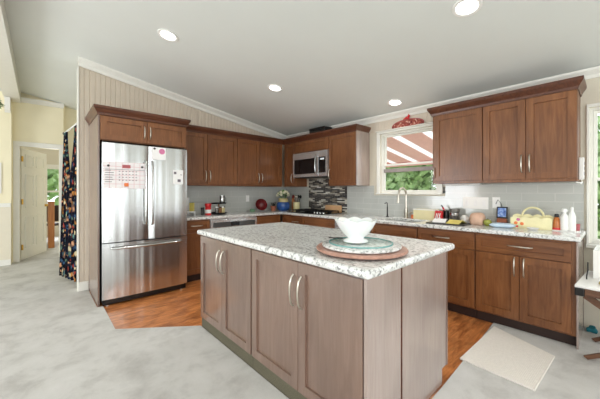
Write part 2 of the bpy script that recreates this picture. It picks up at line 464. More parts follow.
# crown mouldings
cr = [(0, 0), (.075, 0), (.07, -.02), (.03, -.06), (.018, -.10), (0, -.10)]
struct('trim_2', sweep([(.372, YA - .005, ceil_z(.372)), (XB, YA - .005, 2.436)], cr), 'white_paint')
struct('trim_3', sweep([(XB, YA, 2.437), (XB, -3.9, 2.437)], [(0, 0), (.07, 0), (.065, -.02), (.028, -.055), (.016, -.085), (0, -.085)]), 'white_paint')
struct('baseboard_back', box(.372, .478, YA - .018, YA - .006, .008, .125, bevel=.004), 'white_paint')
struct('trim_4', box(.366, .379, YA - .012, YA + .125, .0, 2.90), 'white_paint')

# hall beyond
HY = 7.34
DX0, DX1, DZ = -.262, .287, 2.12
us = [-.40, DX0, DX1, .357]; zz = [0, DZ, 3.2]
struct('wall_hall', cells(us, zz, lambda i, j: not (i == 1 and j == 0), HY, HY + .1, 'xz'), 'wall_hall')
struct('wall_hall_right', cells([.357, 2.6], [0, 3.05], lambda i, j: True, HY + .16, HY + .26, 'xz'), 'wall_hall')
struct('wall_hall_left', cells([-4.5, -.36], [0, 3.02], lambda i, j: True, 7.12, 7.24, 'xz'), 'wall_hall')
struct('wall_closet', cells([4.77, 7.6], [0, 2.75], lambda i, j: True, 2.5, 2.6, 'yz'), 'wall_hall')
struct('trim_5', sweep([(-.36, HY, 0), (.36, HY, 0)], [(0, 3.01), (.07, 3.01), (.06, 2.985), (.02, 2.94), (0, 2.93)]), 'white_paint')
# door casing
bm = bm_new()
for x0, x1 in ((DX0 - .09, DX0), (DX1, DX1 + .065)): add_box(bm, x0, x1, HY - .022, HY - .001, .008, DZ, bevel=.004)
add_box(bm, DX0 - .09, DX1 + .065, HY - .022, HY - .001, DZ, DZ + .09, bevel=.004)
struct('trim_6', bm, 'white_paint')
# chair rail, wainscot and baseboard on the left stub wall
struct('trim_7', box(-1.6, -.365, 7.09, 7.118, 1.02, 1.09, bevel=.008), 'white_paint')
struct('trim_8', cells([-1.6, -1.0, -.94, -.6, -.40, -.365], [.11, .2, .9, 1.02], lambda i, j: not (j == 1 and i in (0, 2)), 7.102, 7.118, 'xz'), 'wainscot')
struct('baseboard_left', box(-1.6, -.365, 7.095, 7.118, .008, .11, bevel=.004), 'white_paint')
# ridge beam with a bracket at its far end
struct('beam_ridge', box(-.45, -.25, -3.99, HY - .005, 2.915, RZ + .02), 'white_paint')
struct('trim_9', prism([(7.10, 2.91), (7.10, 2.66), (7.06, 2.66), (7.02, 2.70), (6.99, 2.91)], -.44, -.37, 'x'), 'white_paint')
# bedroom beyond the open door
struct('wall_bedroom_back', cells([-1.2, .13, .95, 2.5], [0, .62, 1.98, 3.1], lambda i, j: not (i == 1 and j == 1), 10.8, 10.9, 'xz'), 'wall')
struct('wall_bedroom_left', box(-1.2, -1.1, 7.46, 10.8, 0, 3.1), 'wall')
struct('wall_bedroom_right', box(2.5, 2.6, 7.61, 10.8, 0, 3.0), 'wall')
# living room walls behind the camera
def hole_wall(name, us, holes, z0, z1, top, w0, w1, plane, mat='wall_room'):
    return struct(name, cells(us, [0, z0, z1, top], lambda i, j: not (j == 1 and i in holes), w0, w1, plane), mat)
hole_wall('wall_front', [-4.62, -3.4, -1.8, -1.0, .6, 1.35, 3.35, 3.96], (1, 3, 5), .35, 2.25, 2.5, -4.12, -4.0, 'xz')
hole_wall('wall_left', [-4.12, -3.75, -2.05, -1.6, .1, 3.55, 5.25, 7.24], (1, 3, 5), .35, 2.25, 2.5, -4.62, -4.5, 'yz')  # unseen openings, moved to keep their reflection off the right cabinets
bm = prism([(-4.62, 2.5), (3.96, 2.45), (3.96, ceil_z(3.9)), (-.35, RZ), (-4.6, 2.5)], -4.12, -4.0, 'y')
struct('wall_front_gable', bm, 'wall_room')

# windows
def window(name, plane_x, y0, y1, z0, z1, cas, sash_z, parts=()):
    """sash window in the right wall (inside face at XB)"""
    xi = XB
    fr = bm_new()
    for a, b in ((y0, y0 + .022), (y1 - .022, y1)): add_box(fr, xi + .02, xi + .10, a, b, z0, z1)
    add_box(fr, xi + .02, xi + .10, y0 + .022, y1 - .022, z0, z0 + .02); add_box(fr, xi + .02, xi + .10, y0 + .022, y1 - .022, z1 - .02, z1)
    w = struct(name, fr, 'white_paint')
    bm = bm_new()
    for za, zb in ((z0 + .0205, sash_z), (sash_z - .02, z1 - .0205)):
        x0 = xi + .04 if za < sash_z - .1 else xi + .07
        add_box(bm, x0, x0 + .028, y0 + .0225, y0 + .05, za, zb); add_box(bm, x0, x0 + .028, y1 - .05, y1 - .0225, za, zb)
        add_box(bm, x0, x0 + .028, y0 + .05, y1 - .05, zb - .026, zb); add_box(bm, x0, x0 + .028, y0 + .05, y1 - .05, za, za + .024)
    obj('sash', bm, 'white_paint', w, bevel=.003)
    obj('pane', box(xi + .052, xi + .056, y0 + .05, y1 - .05, z0 + .045, sash_z - .027), 'glass', w)
    obj('pane', box(xi + .082, xi + .086, y0 + .05, y1 - .05, sash_z + .005, z1 - .047), 'glass', w)
    bm = bm_new(); c = cas
    for a, b in ((y0 - c, y0), (y1, y1 + c)): add_box(bm, xi - .024, xi - .001, a, b, z0 - .01, z1, bevel=.003)
    add_box(bm, xi - .024, xi - .001, y0 - c, y1 + c, z1, z1 + .032, bevel=.003)
    obj('casing', bm, 'white_paint', w)
    return w
w1 = window('window_1', XB, *W1, .055, 1.70)
obj('sill', box(XB - .045, XB + .02, W1[0] - .04, W1[1] + .06, W1[2] - .018, W1[2], bevel=.004), 'white_paint', w1)
obj('header_ledge', box(XB - .055, XB - .001, W1[0] - .055, W1[1] + .06, W1[3] + .0325, W1[3] + .042, bevel=.004), 'white_paint', w1)
obj('shade_roll', box(XB + .022, XB + .038, W1[0] + .04, W1[1] - .04, 1.575, 1.63, bevel=.004), 'grey_block', w1)
w2 = window('window_2', XB, *W2, .02, 1.42)
obj('sill', box(XB - .05, XB + .02, W2[0] - .1, W2[1] + .023, W2[2] - .035, W2[2], bevel=.004), 'white_paint', w2)
# bedroom window
bm = bm_new()
for a, b in ((.13, .17), (.91, .95)): add_box(bm, a, b, 10.78, 10.86, .62, 1.98)
for a, b in ((.62, .67), (1.27, 1.32), (1.93, 1.98)): add_box(bm, .17, .91, 10.78, 10.86, a, b)
w3 = struct('window_3', bm, 'white_paint')
obj('pane', box(.17, .91, 10.84, 10.845, .67, 1.93), 'glass', w3)
obj('casing', cells([.05, .13, .95, 1.03], [.54, .62, 1.98, 2.06], lambda i, j: not (i == 1 and j == 1), 10.775, 10.798, 'xz'), 'white_paint', w3)

# hall door standing open into the bedroom
ang = math.atan2(8.22 - 7.42, .107 + .245)
d1 = struct('door_1', bm_new() if False else box(0, .90, 0, .035, .012, DZ - .02), 'white_paint')
d1.location = (-.245, 7.43, 0); d1.rotation_euler = (0, 0, ang)
for (x0, x1) in ((.11, .41), (.49, .79)):
    for (z0, z1) in ((.22, .82), (.98, 1.62), (1.76, 2.0)):
        bm = cells([x0, x0 + .03, x1 - .03, x1], [z0, z0 + .03, z1 - .03, z1], lambda i, j: not (i == 1 and j == 1), -.013, .0, 'xz')
        obj('panel_moulding', bm, 'white_paint', d1, bevel=.003)
for z in (.25, 1.1, 1.9):
    obj('hinge', box(-.012, .02, -.022, -.002, z - .05, z + .05, bevel=.003), 'brass', d1)
obj('knob', lathe([(0, .05), (.02, .048), (.028, .03), (.02, .012), (.012, .008), (.012, 0), (.028, 0), (.028, -.004), (0, -.004)], c=(.83, -.004, 1.0), axis='y'), 'brass', d1, smooth=40)

# ---------------------------------------------------------------- cabinets
def shaker(x0, x1, z0, z1, y=-.0, th=.020, fw=.060, rec=.014):
    """frame-and-panel front, front face at y, thickness into +y, one continuous mesh"""
    fw = min(fw, (z1 - z0) * .30, (x1 - x0) * .3)
    bm = bm_new()
    e = .002
    def ring(a, y_): return [bm.verts.new((x, y_, z)) for x, z in ((x0 + a, z0 + a), (x1 - a, z0 + a), (x1 - a, z1 - a), (x0 + a, z1 - a))]
    rs = [ring(0, y + th), ring(0, y + e), ring(e, y), ring(fw, y), ring(fw + .001, y + rec), ring(fw + .03, y + rec)]
    bm.faces.new(rs[0])
    for A, B in zip(rs, rs[1:]):
        for k in range(4): bm.faces.new((A[k], A[(k + 1) % 4], B[(k + 1) % 4], B[k]))
    bm.faces.new(rs[-1])
    return bm
def pull(parent, kind, a, b, ln, y=0):
    """arched bar pull; kind v: a=x, b=z centre; h: a=x centre, b=z"""
    pts = []
    n = 14
    for i in range(n + 1):
        t = i / n; s = (t - .5) * ln; o = -.004 - .030 * math.sin(PI * t) ** .45
        pts.append((a, y + o, b + s) if kind == 'v' else (a + s, y + o, b))
    bm = tube(pts, [.0065 if 1 < i < n - 1 else .0055 for i in range(n + 1)], 10)
    return obj('handle', bm, 'nickel', parent, smooth=50)
def cabinet(name, label, cat, loc, rot, w, z0, z1, depth, fronts, kick=None, group=None, mat='wood', mat_h='wood_h', carcass=True, kick_h=.1, kick_in=.06, kick_mat='kick_dark'):
    t = thing(name, label, cat, loc, rot, group)
    cb = box(0, w, .0205, depth, z0 if kick is None else kick_h, z1)
    obj('carcass', cb, mat, t, bevel=.001)
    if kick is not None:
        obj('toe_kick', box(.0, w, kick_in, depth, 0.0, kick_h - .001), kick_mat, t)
    for fr in fronts:
        kind, x0, x1, a, b = fr[:5]
        o = obj(kind, shaker(x0, x1, a, b), mat if kind == 'door' else mat_h, t)
        for h in fr[5:]:
            if h: pull(o, *h)
    return t
RB = -PI / 2
def UA(x): return x
# over-fridge cabinet and its side panel
FZ0, FZ1 = 1.872, 2.165
cabinet('fridge_cabinet', 'short two-door cherry cabinet mounted directly above the refrigerator', 'cabinet', (.503, 3.868, 0), 0, .957, FZ0, FZ1, .775,
        [('door', .004, .474, FZ0 + .01, FZ1 - .02, ('v', .445, FZ0 + .14, .15)), ('door', .480, .953, FZ0 + .01, FZ1 - .02, ('v', .510, FZ0 + .14, .15))])
pn = box(.482, .500, 3.885, 4.643, .0, FZ1, bevel=.001)
single('cabinet_panel', pn, 'wood_painted_haze', 'tall cherry side panel enclosing the left of the refrigerator', 'panel')
# upper cabinets, back wall
UZ0, UZ1 = 1.385, 2.205
def up2(label, x0, x1, mid):
    w = x1 - x0; m = mid - x0
    return cabinet('upper_cabinet', label, 'cabinet', (x0, 4.31, 0), 0, w, UZ0, UZ1, .333,
        [('door', .003, m - .003, UZ0 + .028, UZ1 - .012, ('v', m - .035, UZ0 + .15, .17)), ('door', m + .003, w - .003, UZ0 + .028, UZ1 - .012, ('v', m + .035, UZ0 + .15, .17))])
up2('two-door cherry wall cabinet right beside the refrigerator', 1.472, 2.482, 1.958)
up2('two-door cherry wall cabinet in the corner, over the maroon bowl', 2.486, 3.462, 2.946)
# upper cabinets, right wall (local x runs to -Y)
cabinet('corner_cabinet', 'narrow single-door cherry wall cabinet between the corner and the microwave', 'cabinet', (3.495, 4.315, 0), RB, .298, UZ0, UZ1, .34,
        [('door', .03, .292, UZ0 + .028, UZ1 - .012, ('v', .262, UZ0 + .15, .17))])
cabinet('microwave_cabinet', 'short wide cherry cabinet directly above the microwave', 'cabinet', (3.495, 4.014, 0), RB, .862, 1.985, UZ1, .34,
        [('door', .004, .858, 1.995, UZ1 - .012)])
cabinet('upper_cabinet', 'single-door cherry wall cabinet right of the microwave, side panel facing the sink window', 'cabinet', (3.495, 3.148, 0), RB, .547, UZ0, UZ1, .34,
        [('door', .004, .543, UZ0 + .028, UZ1 - .012, ('v', .028, UZ0 + .19, .16))])
for o_ in bpy.data.objects:
    if o_.get('label', '').startswith('single-door cherry wall cabinet right of the mic'): obj('end_panel', box(.5475, .556, .003, .34, UZ0, UZ1), 'panel_painted_sheen', o_, label='glossy end panel with pale sheen painted in')
cabinet('upper_cabinet', 'broad single-door cherry wall cabinet just right of the sink window', 'cabinet', (3.495, 1.482, 0), RB, .529, UZ0, UZ1, .34,
        [('door', .02, .526, UZ0 + .028, UZ1 - .012, ('v', .03, UZ0 + .13, .12))])
cabinet('upper_cabinet', 'two-door cherry wall cabinet at the room end, above the white bottles', 'cabinet', (3.495, .951, 0), RB, .728, UZ0, UZ1, .34,
        [('door', .003, .364, UZ0 + .028, UZ1 - .012, ('v', .335, UZ0 + .18, .17)), ('door', .368, .725, UZ0 + .028, UZ1 - .012, ('v', .398, UZ0 + .18, .17))])
# cornices
def cornice(path, z, label):
    k = [(-.012, z - .012), (.006, z - .012), (.012, z + .012), (.036, z + .05), (.042, z + .062), (.042, z + .085), (-.012, z + .085)]
    o = obj('cabinet_cornice', sweep(path, k), 'wood_cornice'); tag(o, label, 'cornice')
def cornice_l(path, z, label):
    cornice(path, z, label)
# path direction chosen so that "right of travel" is outward
cornice([(.481, 4.63), (.481, 3.866), (1.46, 3.866), (1.46, 4.26)][::-1][::-1], FZ1, 'dark cherry crown moulding on top of the cabinet above the refrigerator')
cornice([(1.476, 4.308), (3.493, 4.308), (3.493, 2.601), (3.82, 2.601)], UZ1, 'long dark cherry crown moulding running along the back cabinets and over the microwave')
cornice([(3.82, 1.482), (3.493, 1.482), (3.493, .222), (3.82, .222)], UZ1, 'dark cherry crown moulding on the wall cabinets right of the sink window')
# base cabinets, back wall
CT0, CT1 = .884, .924
cabinet('base_cabinet', 'narrow cherry base cabinet with one drawer, between refrigerator and oven', 'cabinet', (1.474, 4.04, 0), 0, .398, .1, CT0 - .003, .6,
        [('drawer', .004, .394, .705, .862, ('h', .2, .80, .17)), ('door', .004, .394, .12, .698)], kick=1)
cabinet('base_cabinet', 'cherry base cabinet right of the built-in oven, in the corner', 'cabinet', (2.70, 4.04, 0), 0, .50, .1, CT0 - .003, .6,
        [('drawer', .004, .496, .705, .862), ('door', .004, .496, .12, .698)], kick=1)
# base cabinets, right wall
def bb(label, y1, y0, fronts, dep=.59, **k):
    w = y1 - y0
    return cabinet('base_cabinet', label, 'cabinet', (3.235, y1, 0), RB, w, .1, CT0 - .003, dep, fronts(w), kick=1, **k)
bb('cherry base cabinet under the left half of the cooktop, next to the corner', 4.03, 3.512, lambda w: [('drawer', .004, w - .004, .705, .862, ('h', w / 2 + .1, .78, .16)), ('door', .004, w - .004, .12, .698)])
bb('cherry base cabinet under the right half of the cooktop', 3.508, 2.795, lambda w: [('drawer', .004, w - .004, .705, .862), ('door', .004, w / 2 - .002, .12, .698), ('door', w / 2 + .002, w - .004, .12, .698)])
# sink base: open-topped carcass so the basin hangs inside it
w = 2.17 - 1.545
t = thing('sink_cabinet', 'cherry sink base cabinet with false drawer front under the faucet', 'cabinet', (3.235, 2.17, 0), RB)
bm = bm_new(); add_box(bm, 0, w, .0205, .038, .1, CT0 - .003); add_box(bm, 0, .018, .038, .59, .1, CT0 - .003); add_box(bm, w - .018, w, .038, .59, .1, CT0 - .003); add_box(bm, .018, w - .018, .038, .59, .1, .118)
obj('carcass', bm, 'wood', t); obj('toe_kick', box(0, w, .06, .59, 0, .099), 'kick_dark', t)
obj('false_drawer_front', shaker(.004, w - .004, .705, .862), 'wood_h', t)
for a, b, hx in ((.004, w / 2 - .002, w / 2 - .035), (w / 2 + .002, w - .004, w / 2 + .035)):
    o = obj('door', shaker(a, b, .12, .698), 'wood', t); pull(o, 'v', hx, .58, .17)
bb('cherry base cabinet with one drawer and door, right of the sink', 1.541, .948, lambda w: [('drawer', .004, w - .004, .705, .862, ('h', w / 2 - .03, .795, .17)), ('door', .004, w - .004, .12, .698, ('v', .035, .58, .17))])
bb('wide base cabinet with one long drawer over two doors, last in the row', .944, .212, lambda w: [('drawer', .004, w - .03, .705, .862, ('h', w / 2 - .01, .79, .19)),
    ('door', .004, w / 2 - .012, .12, .698, ('v', w / 2 - .045, .60, .17)), ('door', w / 2 - .008, w - .03, .12, .698, ('v', w / 2 + .025, .60, .17))])
for o_ in bpy.data.objects:
    if o_.get('label', '').startswith('wide base cabinet'): last = o_
obj('end_panel', box(.7325, .744, .0, .50, .0, .88), 'panel_painted_sheen', last, label='glossy end panel with pale sheen painted in'); obj('back_stile', box(.7325, .744, .503, .59, .0, .88), 'wood_cornice', last)

# built-in oven under the back counter
t = thing('built_in_oven', 'stainless under-counter oven with a small black display, below the red canister', 'oven', (1.878, 4.03, 0))
obj('body', box(.002, .814, .022, .59, .1, CT0 - .003), 'steel', t); obj('toe_kick', box(.002, .814, .07, .59, 0, .098), 'kick_dark', t)
obj('door_frame', cells([.0, .035, .779, .816], [.12, .17, .745, .862], lambda i, j: not (i == 1 and j == 1), 0, .021, 'xz'), 'steel', t, bevel=.003)
obj('door_glass', box(.036, .778, .006, .02, .171, .744), 'steel_dark', t)
obj('control_strip', box(.04, .775, -.004, -.0005, .752, .825), 'steel_dark', t); obj('display', box(.33, .48, -.007, -.0045, .758, .818), 'black_glass', t)
obj('handle', tube([(.1, -.03, .70), (.1, -.03, .70), (.71, -.03, .70)], .009, 10), 'chrome', t)
# dishwasher in the right run
t = thing('dishwasher', 'stainless dishwasher between the cooktop cabinet and sink cabinet', 'dishwasher', (3.230, 2.79, 0), RB)
obj('body', box(.004, .61, .025, .59, .1, CT0 - .003), 'rubber', t); obj('toe_kick', box(.004, .61, .08, .59, 0, .098), 'kick_dark', t)
obj('door', box(.004, .61, .0, .024, .12, .78, bevel=.004), 'steel', t); obj('control_panel', box(.004, .61, .0, .024, .784, .866, bevel=.003), 'steel', t)
obj('handle', tube([(.08, -.001, .74), (.08, -.035, .74), (.53, -.035, .74), (.53, -.001, .74)], .008, 8), 'chrome', t, smooth=40)

# countertops
xs_ = [1.462, 3.206, 3.34, 3.70, 3.832]; ys_ = [.185, 1.60, 2.10, 4.015, 4.644]
def cfill(i, j):
    if i == 0: return j == 3
    if i == 2 and j == 1: return False
    return True
o = single('countertop', cells(xs_, ys_, cfill, CT0, CT1, 'xy'), 'granite', 'L-shaped white speckled granite countertop along both kitchen walls', 'countertop')
b = o.modifiers.new('bevel', 'BEVEL'); b.width = .012; b.segments = 3; b.limit_method = 'ANGLE'
# island
IX0, IX1, IY0, IY1 = 1.110, 2.160, .755, 2.685
def island_unit(label, y1, y0, mid, hz, kick_in):
    w = y1 - y0; m = y1 - mid
    return cabinet('island_cabinet', label, 'cabinet', (1.135, y1, 0), RB, w, .1, .883, .322,
        [('door', .006, m - .002, .104, .872, ('v', m - .035, .70, .19)), ('door', m + .002, w - .006, .104, .872, ('v', m + .035, .70, .19))],
        kick=1, kick_in=.016, kick_mat='kick', mat='wood_painted_haze')
island_unit('far two-door cabinet on the long side of the kitchen island', 2.66, 1.777, 2.222, .7, .016)
island_unit('near two-door cabinet on the long side of the kitchen island, under the round tray', 1.773, .802, 1.268, .7, .016)
# back-to-back deeper cabinets facing the sink run (fronts face +X)
t = None
for lab, a, b in (('island cabinet facing the sink, far half', 1.735, 2.66), ('island cabinet facing the sink, near half', .802, 1.731)):
    w = b - a
    cabinet('island_cabinet', lab, 'cabinet', (2.082, a, 0), PI / 2, w, .1, .883, .60,
        [('door', .006, w / 2 - .002, .12, .872, ('v', w / 2 - .035, .70, .17)), ('door', w / 2 + .002, w - .006, .12, .872, ('v', w / 2 + .035, .70, .17))], kick=1, mat='wood_painted_haze')
t = thing('island_end_panel', 'flat cherry end panels closing the near end of the island, facing the mat', 'panel', (1.135, .78, 0))
obj('panel', box(.0, .315, .0, .02, .008, .883, bevel=.0015), 'panel_painted_sheen', t)
obj('panel', prism([(.325, .002), (.862, .002), (.862, .105), (.940, .105), (.940, .883), (.325, .883)], 0, .02, 'y'), 'panel_painted_sheen', t)
obj('stile', box(.317, .323, -.004, .02, .002, .883), 'wood_cornice', t, label='thin dark strip covering the seam')
obj('edge_stile', box(.928, .946, -.004, -.0005, .105, .883), 'wood_painted_haze', t)
o = single('island_countertop', box(IX0, IX1, IY0, IY1, .884, .928, bevel=.016, seg=4), 'granite', 'rectangular white speckled granite top of the kitchen island', 'countertop')

# backsplashes
def bs(name, bm, mat, label): return single(name, bm, mat, label, 'backsplash')
bs('tile_backsplash', box(1.475, 3.826, YA - .014, YA - .005, CT1, UZ0 - .002), 'tile_a', 'pale glass tile backsplash on the back wall behind the oven counter')
bs('tile_backsplash', cells([.20, W1[0] - .09, W1[1] + .11, 3.03], [CT1, W1[2] - .035, UZ0 - .002], lambda i, j: not (i == 1 and j == 1), XB - .012, XB - .003, 'yz'), 'tile_b', 'pale glass subway tile backsplash around the sink window')
bs('tile_backsplash', box(XB - .012, XB - .003, 3.957, 4.634, CT1, UZ0 - .002), 'tile_b', 'narrow pale glass tile backsplash in the corner behind the blue vase')
bs('mosaic_backsplash', cells([3.035, 3.149, 3.953], [CT1, UZ0 - .002, 1.53], lambda i, j: not (i == 0 and j == 1), XB - .014, XB - .003, 'yz'), 'mosaic', 'dark strip mosaic backsplash behind the cooktop')

# ---------------------------------------------------------------- appliances
t = thing('refrigerator', 'stainless french-door refrigerator with bottom freezer drawer', 'refrigerator', (.515, 3.82, 0))
FW = .939
obj('cabinet_body', box(.004, FW - .004, .082, .80, .035, 1.825, bevel=.004), 'rubber', t)
def fdoor(x0, x1, z0, z1):
    bm = bm_new(); n = 10; A = []; B = []; 
    prof = []
    for i in range(n + 1):
        u = i / n; x = x0 + (x1 - x0) * u
        y = .012 * (2 * u - 1) ** 2 * .35
        if i in (0, n): y += .010
        prof.append((x, y))
    prof += [(x1, .022), (x0, .022)]
    A = [bm.verts.new((x, y, z0)) for x, y in prof]; B = [bm.verts.new((x, y, z1)) for x, y in prof]
    k = len(prof); bm.faces.new(A); bm.faces.new(B)
    for i in range(k): bm.faces.new((A[i], A[(i + 1) % k], B[(i + 1) % k], B[i]))
    return bm
dl = obj('door', fdoor(0, .466, .716, 1.842), 'steel_wavy', t, smooth=30)
dr = obj('door', fdoor(.472, FW, .716, 1.842), 'steel_wavy', t, smooth=30)
fz = obj('freezer_drawer', fdoor(0, FW, .078, .704), 'steel_wavy', t, smooth=30)
for par, x0, x1, z0, z1 in ((dl, 0, .466, .716, 1.842), (dr, .472, FW, .716, 1.842), (fz, 0, FW, .078, .704)):
    obj('door_liner', box(x0 + .001, x1 - .001, .0225, .079, z0 + .001, z1 - .001), 'black', par)
def fh(par, x, z0, z1):
    pts = [(x, .0, z0), (x, -.03, z0 + .01)] + [(x, -.042 - .012 * math.sin(PI * i / 10), z0 + .03 + (z1 - z0 - .06) * i / 10) for i in range(11)] + [(x, -.03, z1 - .01), (x, .0, z1)]
    return obj('handle', tube(pts, .0125, 12), 'chrome', par, smooth=50)
fh(dl, .434, .90, 1.66); fh(dr, .506, .89, 1.66)
pts = [(.085, .002, .65), (.09, -.035, .65)] + [(.10 + .74 * i / 12, -.045 - .025 * math.sin(PI * i / 12), .65) for i in range(13)] + [(.85, -.035, .65), (.855, .002, .65)]
obj('handle', tube(pts, .014, 12), 'chrome', fz, smooth=50)
obj('base_grille', box(.01, FW - .01, .03, .08, .012, .072, bevel=.004), 'black', t)
for x in (.06, FW - .06): obj('foot', lathe([(0, 0), (.022, 0), (.022, .02), (.012, .022), (.012, .036), (0, .036)], segs=14, c=(x, .055, .0)), 'chrome', t, smooth=40)
for x in (.03, FW - .03): obj('hinge_cover', box(x - .025, x + .025, .03, .16, 1.843, 1.858, bevel=.004), 'black', t)
# papers on the refrigerator
def calmat():
    tt = NT('calendar_print'); tc = tt.n('ShaderNodeTexCoord'); sx = tt.n('ShaderNodeSeparateXYZ'); cx = tt.n('ShaderNodeCombineXYZ')
    tt.l(tc.outputs['Object'], sx.inputs[0]); tt.l(sx.outputs[0], cx.inputs[0]); tt.l(sx.outputs[2], cx.inputs[1])
    b = tt.n('ShaderNodeTexBrick'); b.offset = 0
    for k_, v_ in (('Color1', lin(240, 236, 236)), ('Color2', lin(234, 228, 230)), ('Mortar', lin(224, 194, 196))): b.inputs[k_].default_value = v_
    b.inputs['Scale'].default_value = 1; b.inputs['Brick Width'].default_value = .061; b.inputs['Row Height'].default_value = .05; b.inputs['Mortar Size'].default_value = .003
    tt.l(cx.outputs[0], b.inputs['Vector']); tt.set(Base_Color=b.outputs['Color'], Roughness=.7)
    return tt.m
M['cal'] = calmat(); M['paper'] = plain('paper', (240, 239, 238), .75, vary=.02)
M['ink'] = plain('grey_ink', (112, 104, 112), .8); M['ink_red'] = plain('red_ink', (176, 96, 100), .8)
M['orange'] = plain('orange_plastic', (236, 128, 70), .5); M['pink'] = plain('pink_print', (210, 120, 160), .6)
t = thing('magnetic_calendar', 'white calendar sheet with red heading on the left refrigerator door', 'calendar', (.522, 3.814, 1.328))
obj('sheet', box(0, .45, 0, .0025, 0, .30), 'cal', t)
obj('heading', box(.185, .268, -.0012, -.0002, .233, .272), 'ink_red', t)
bm = bm_new(); rr = random.Random(3)
for i in range(6):
    for j in range(4): add_box(bm, .150 + .034 * i, .150 + .034 * i + .014, -.0012, -.0002, .09 + .034 * j, .09 + .034 * j + .008)
for j in range(6): add_box(bm, .02, .02 + .05 + .05 * rr.random(), -.0012, -.0002, .07 + .026 * j, .07 + .026 * j + .006)
add_box(bm, .02, .415, -.0012, -.0002, .214, .218)
obj('print', bm, 'ink', t)
for x in (.05, .39): obj('clip', lathe([(0, .008), (.012, .007), (.013, 0), (0, 0)], segs=14, c=(x, -.0005, .255), axis='y'), 'rubber', t)
single('fridge_magnet', box(-.022, .022, -.008, 0, -.02, .02, bevel=.006), 'orange', 'small orange magnet at the bottom of the white calendar sheet', 'magnet', (.747, 3.8130, 1.370))
t = thing('paper_note', 'small note with a pink picture at the top of the right refrigerator door', 'note', (1.02, 3.8125, 1.725))
obj('sheet', box(0, .16, 0, .002, -.04, .115), 'paper', t); obj('picture', lathe([(0, .001), (.035, .001), (.035, 0), (0, 0)], segs=20, c=(.115, -.0004, .065), axis='y'), 'pink', t)
obj('clip', lathe([(0, .008), (.012, .007), (.013, 0), (0, 0)], segs=14, c=(.03, -.0005, .095), axis='y'), 'rubber', t)
t = thing('paper_note', 'cream note with two dark marks, lower on the right refrigerator door', 'note', (1.265, 3.8135, 1.385))
obj('sheet', box(0, .13, 0, .002, 0, .185), 'paper', t)
bm = bm_new(); add_box(bm, .015, .045, -.0012, -.0002, .13, .16); add_box(bm, .06, .1, -.0012, -.0002, .03, .065); add_box(bm, .095, .115, -.0012, -.0002, .12, .128)
obj('print', bm, 'ink', t)

# microwave
t = thing('microwave', 'stainless over-the-range microwave with black door window and keypad', 'microwave', (3.468, 4.012, 1.548), RB)
mw = .86; mh = .43
obj('body', box(.003, mw - .003, .03, .36, 0, mh, bevel=.003), 'steel', t)
obj('door', cells([.003, .07, .60, .655], [.0, .065, .30, mh], lambda i, j: not (i == 1 and j == 1), 0, .029, 'xz'), 'steel', t, bevel=.003)
obj('door_window', box(.05, .61, -.003, -.0005, .055, .315, bevel=.004), 'black_glass', t)
obj('keypad', box(.657, .82, -.001, .029, .06, .32, bevel=.003), 'black_glass', t); 
obj('side_trim', cells([.656, .657, .82, mw - .003], [0, .058, .322, mh], lambda i, j: not (i == 1 and j == 1), 0, .029, 'xz'), 'steel', t)
obj('clock_display', box(.70, .79, -.0025, -.0012, .275, .30), emit('clock_glow', (.5, .8, 1.0), .25), t)
pts = [(.625, .0, .05), (.625, -.03, .055)] + [(.625, -.04 - .012 * math.sin(PI * i / 8), .07 + .25 * i / 8) for i in range(9)] + [(.625, -.03, .335), (.625, .0, .34)]
obj('handle', tube(pts, .011, 10), 'chrome', t, smooth=50)
obj('vent_grille', box(.02, mw - .02, .02, .35, -.012, -.0005), 'black', t)

# cooktop
t = thing('gas_cooktop', 'black gas cooktop with cast iron grates in front of the mosaic', 'cooktop', (3.28, 3.10, CT1))
obj('base_plate', box(0, .48, 0, .86, .0, .012, bevel=.004), 'black_glass', t)
for yy, xx in ((.16, .14), (.16, .36), (.45, .25), (.72, .14), (.72, .36)):
    obj('burner', lathe([(0, .03), (.03, .03), (.036, .024), (.042, .012), (0, .012)], segs=20, c=(xx, yy, .0)), 'dark_metal', t, smooth=40)
for y0 in (.04, .32, .59):
    bm = bm_new()
    for y in (y0, y0 + .115, y0 + .23): add_box(bm, .04, .46, y, y + .012, .034, .046)
    for x in (.04, .18, .31, .448): add_box(bm, x, x + .012, y0, y0 + .242, .034, .046)
    for x in (.04, .448):
        for y in (y0, y0 + .23): add_box(bm, x, x + .012, y, y + .012, .0125, .034)
    obj('grate', bm, 'dark_metal', t)
for i in range(4): obj('knob', lathe([(0, .032), (.015, .032), (.018, .012), (0, .012)], segs=16, c=(.06, .02 + .065 * i - .0, .0)), 'chrome', t, smooth=40)

# sink and faucet
t = thing('sink', 'undermount stainless sink basin below the window faucet', 'sink', (3.52, 1.85, .70))
bm = cells([-.195, -.178, .178, .195], [-.262, -.248, .248, .262], lambda i, j: not (i == 1 and j == 1), .0, .1825, 'xy')
bm2 = box(-.195, .195, -.262, .262, -.012, -.0005)
obj('basin', bm, 'steel', t, bevel=.003); obj('basin_bottom', bm2, 'steel', t)
obj('drain', lathe([(0, .004), (.03, .004), (.04, 0), (0, 0)], segs=20, c=(0, 0, 0)), 'chrome', t)
t = thing('kitchen_faucet', 'brushed nickel gooseneck faucet in front of the sink window', 'faucet', (3.755, 1.945, CT1))
obj('base', lathe([(0, 0), (.03, 0), (.03, .008), (.025, .014), (.022, .12), (.018, .14), (0, .14)], segs=24), 'nickel', t, smooth=40)
pts = [(0, 0, .13), (0, 0, .25), (0, 0, .31)] + [(-.095 + .095 * math.cos(a), .01 * (1 - math.cos(a)) / 2, .32 + .095 * math.sin(a)) for a in [PI * i / 12 for i in range(1, 13)]] + [(-.192, .01, .30)]
obj('neck', tube(pts, .0125, 12), 'nickel', t, smooth=50)
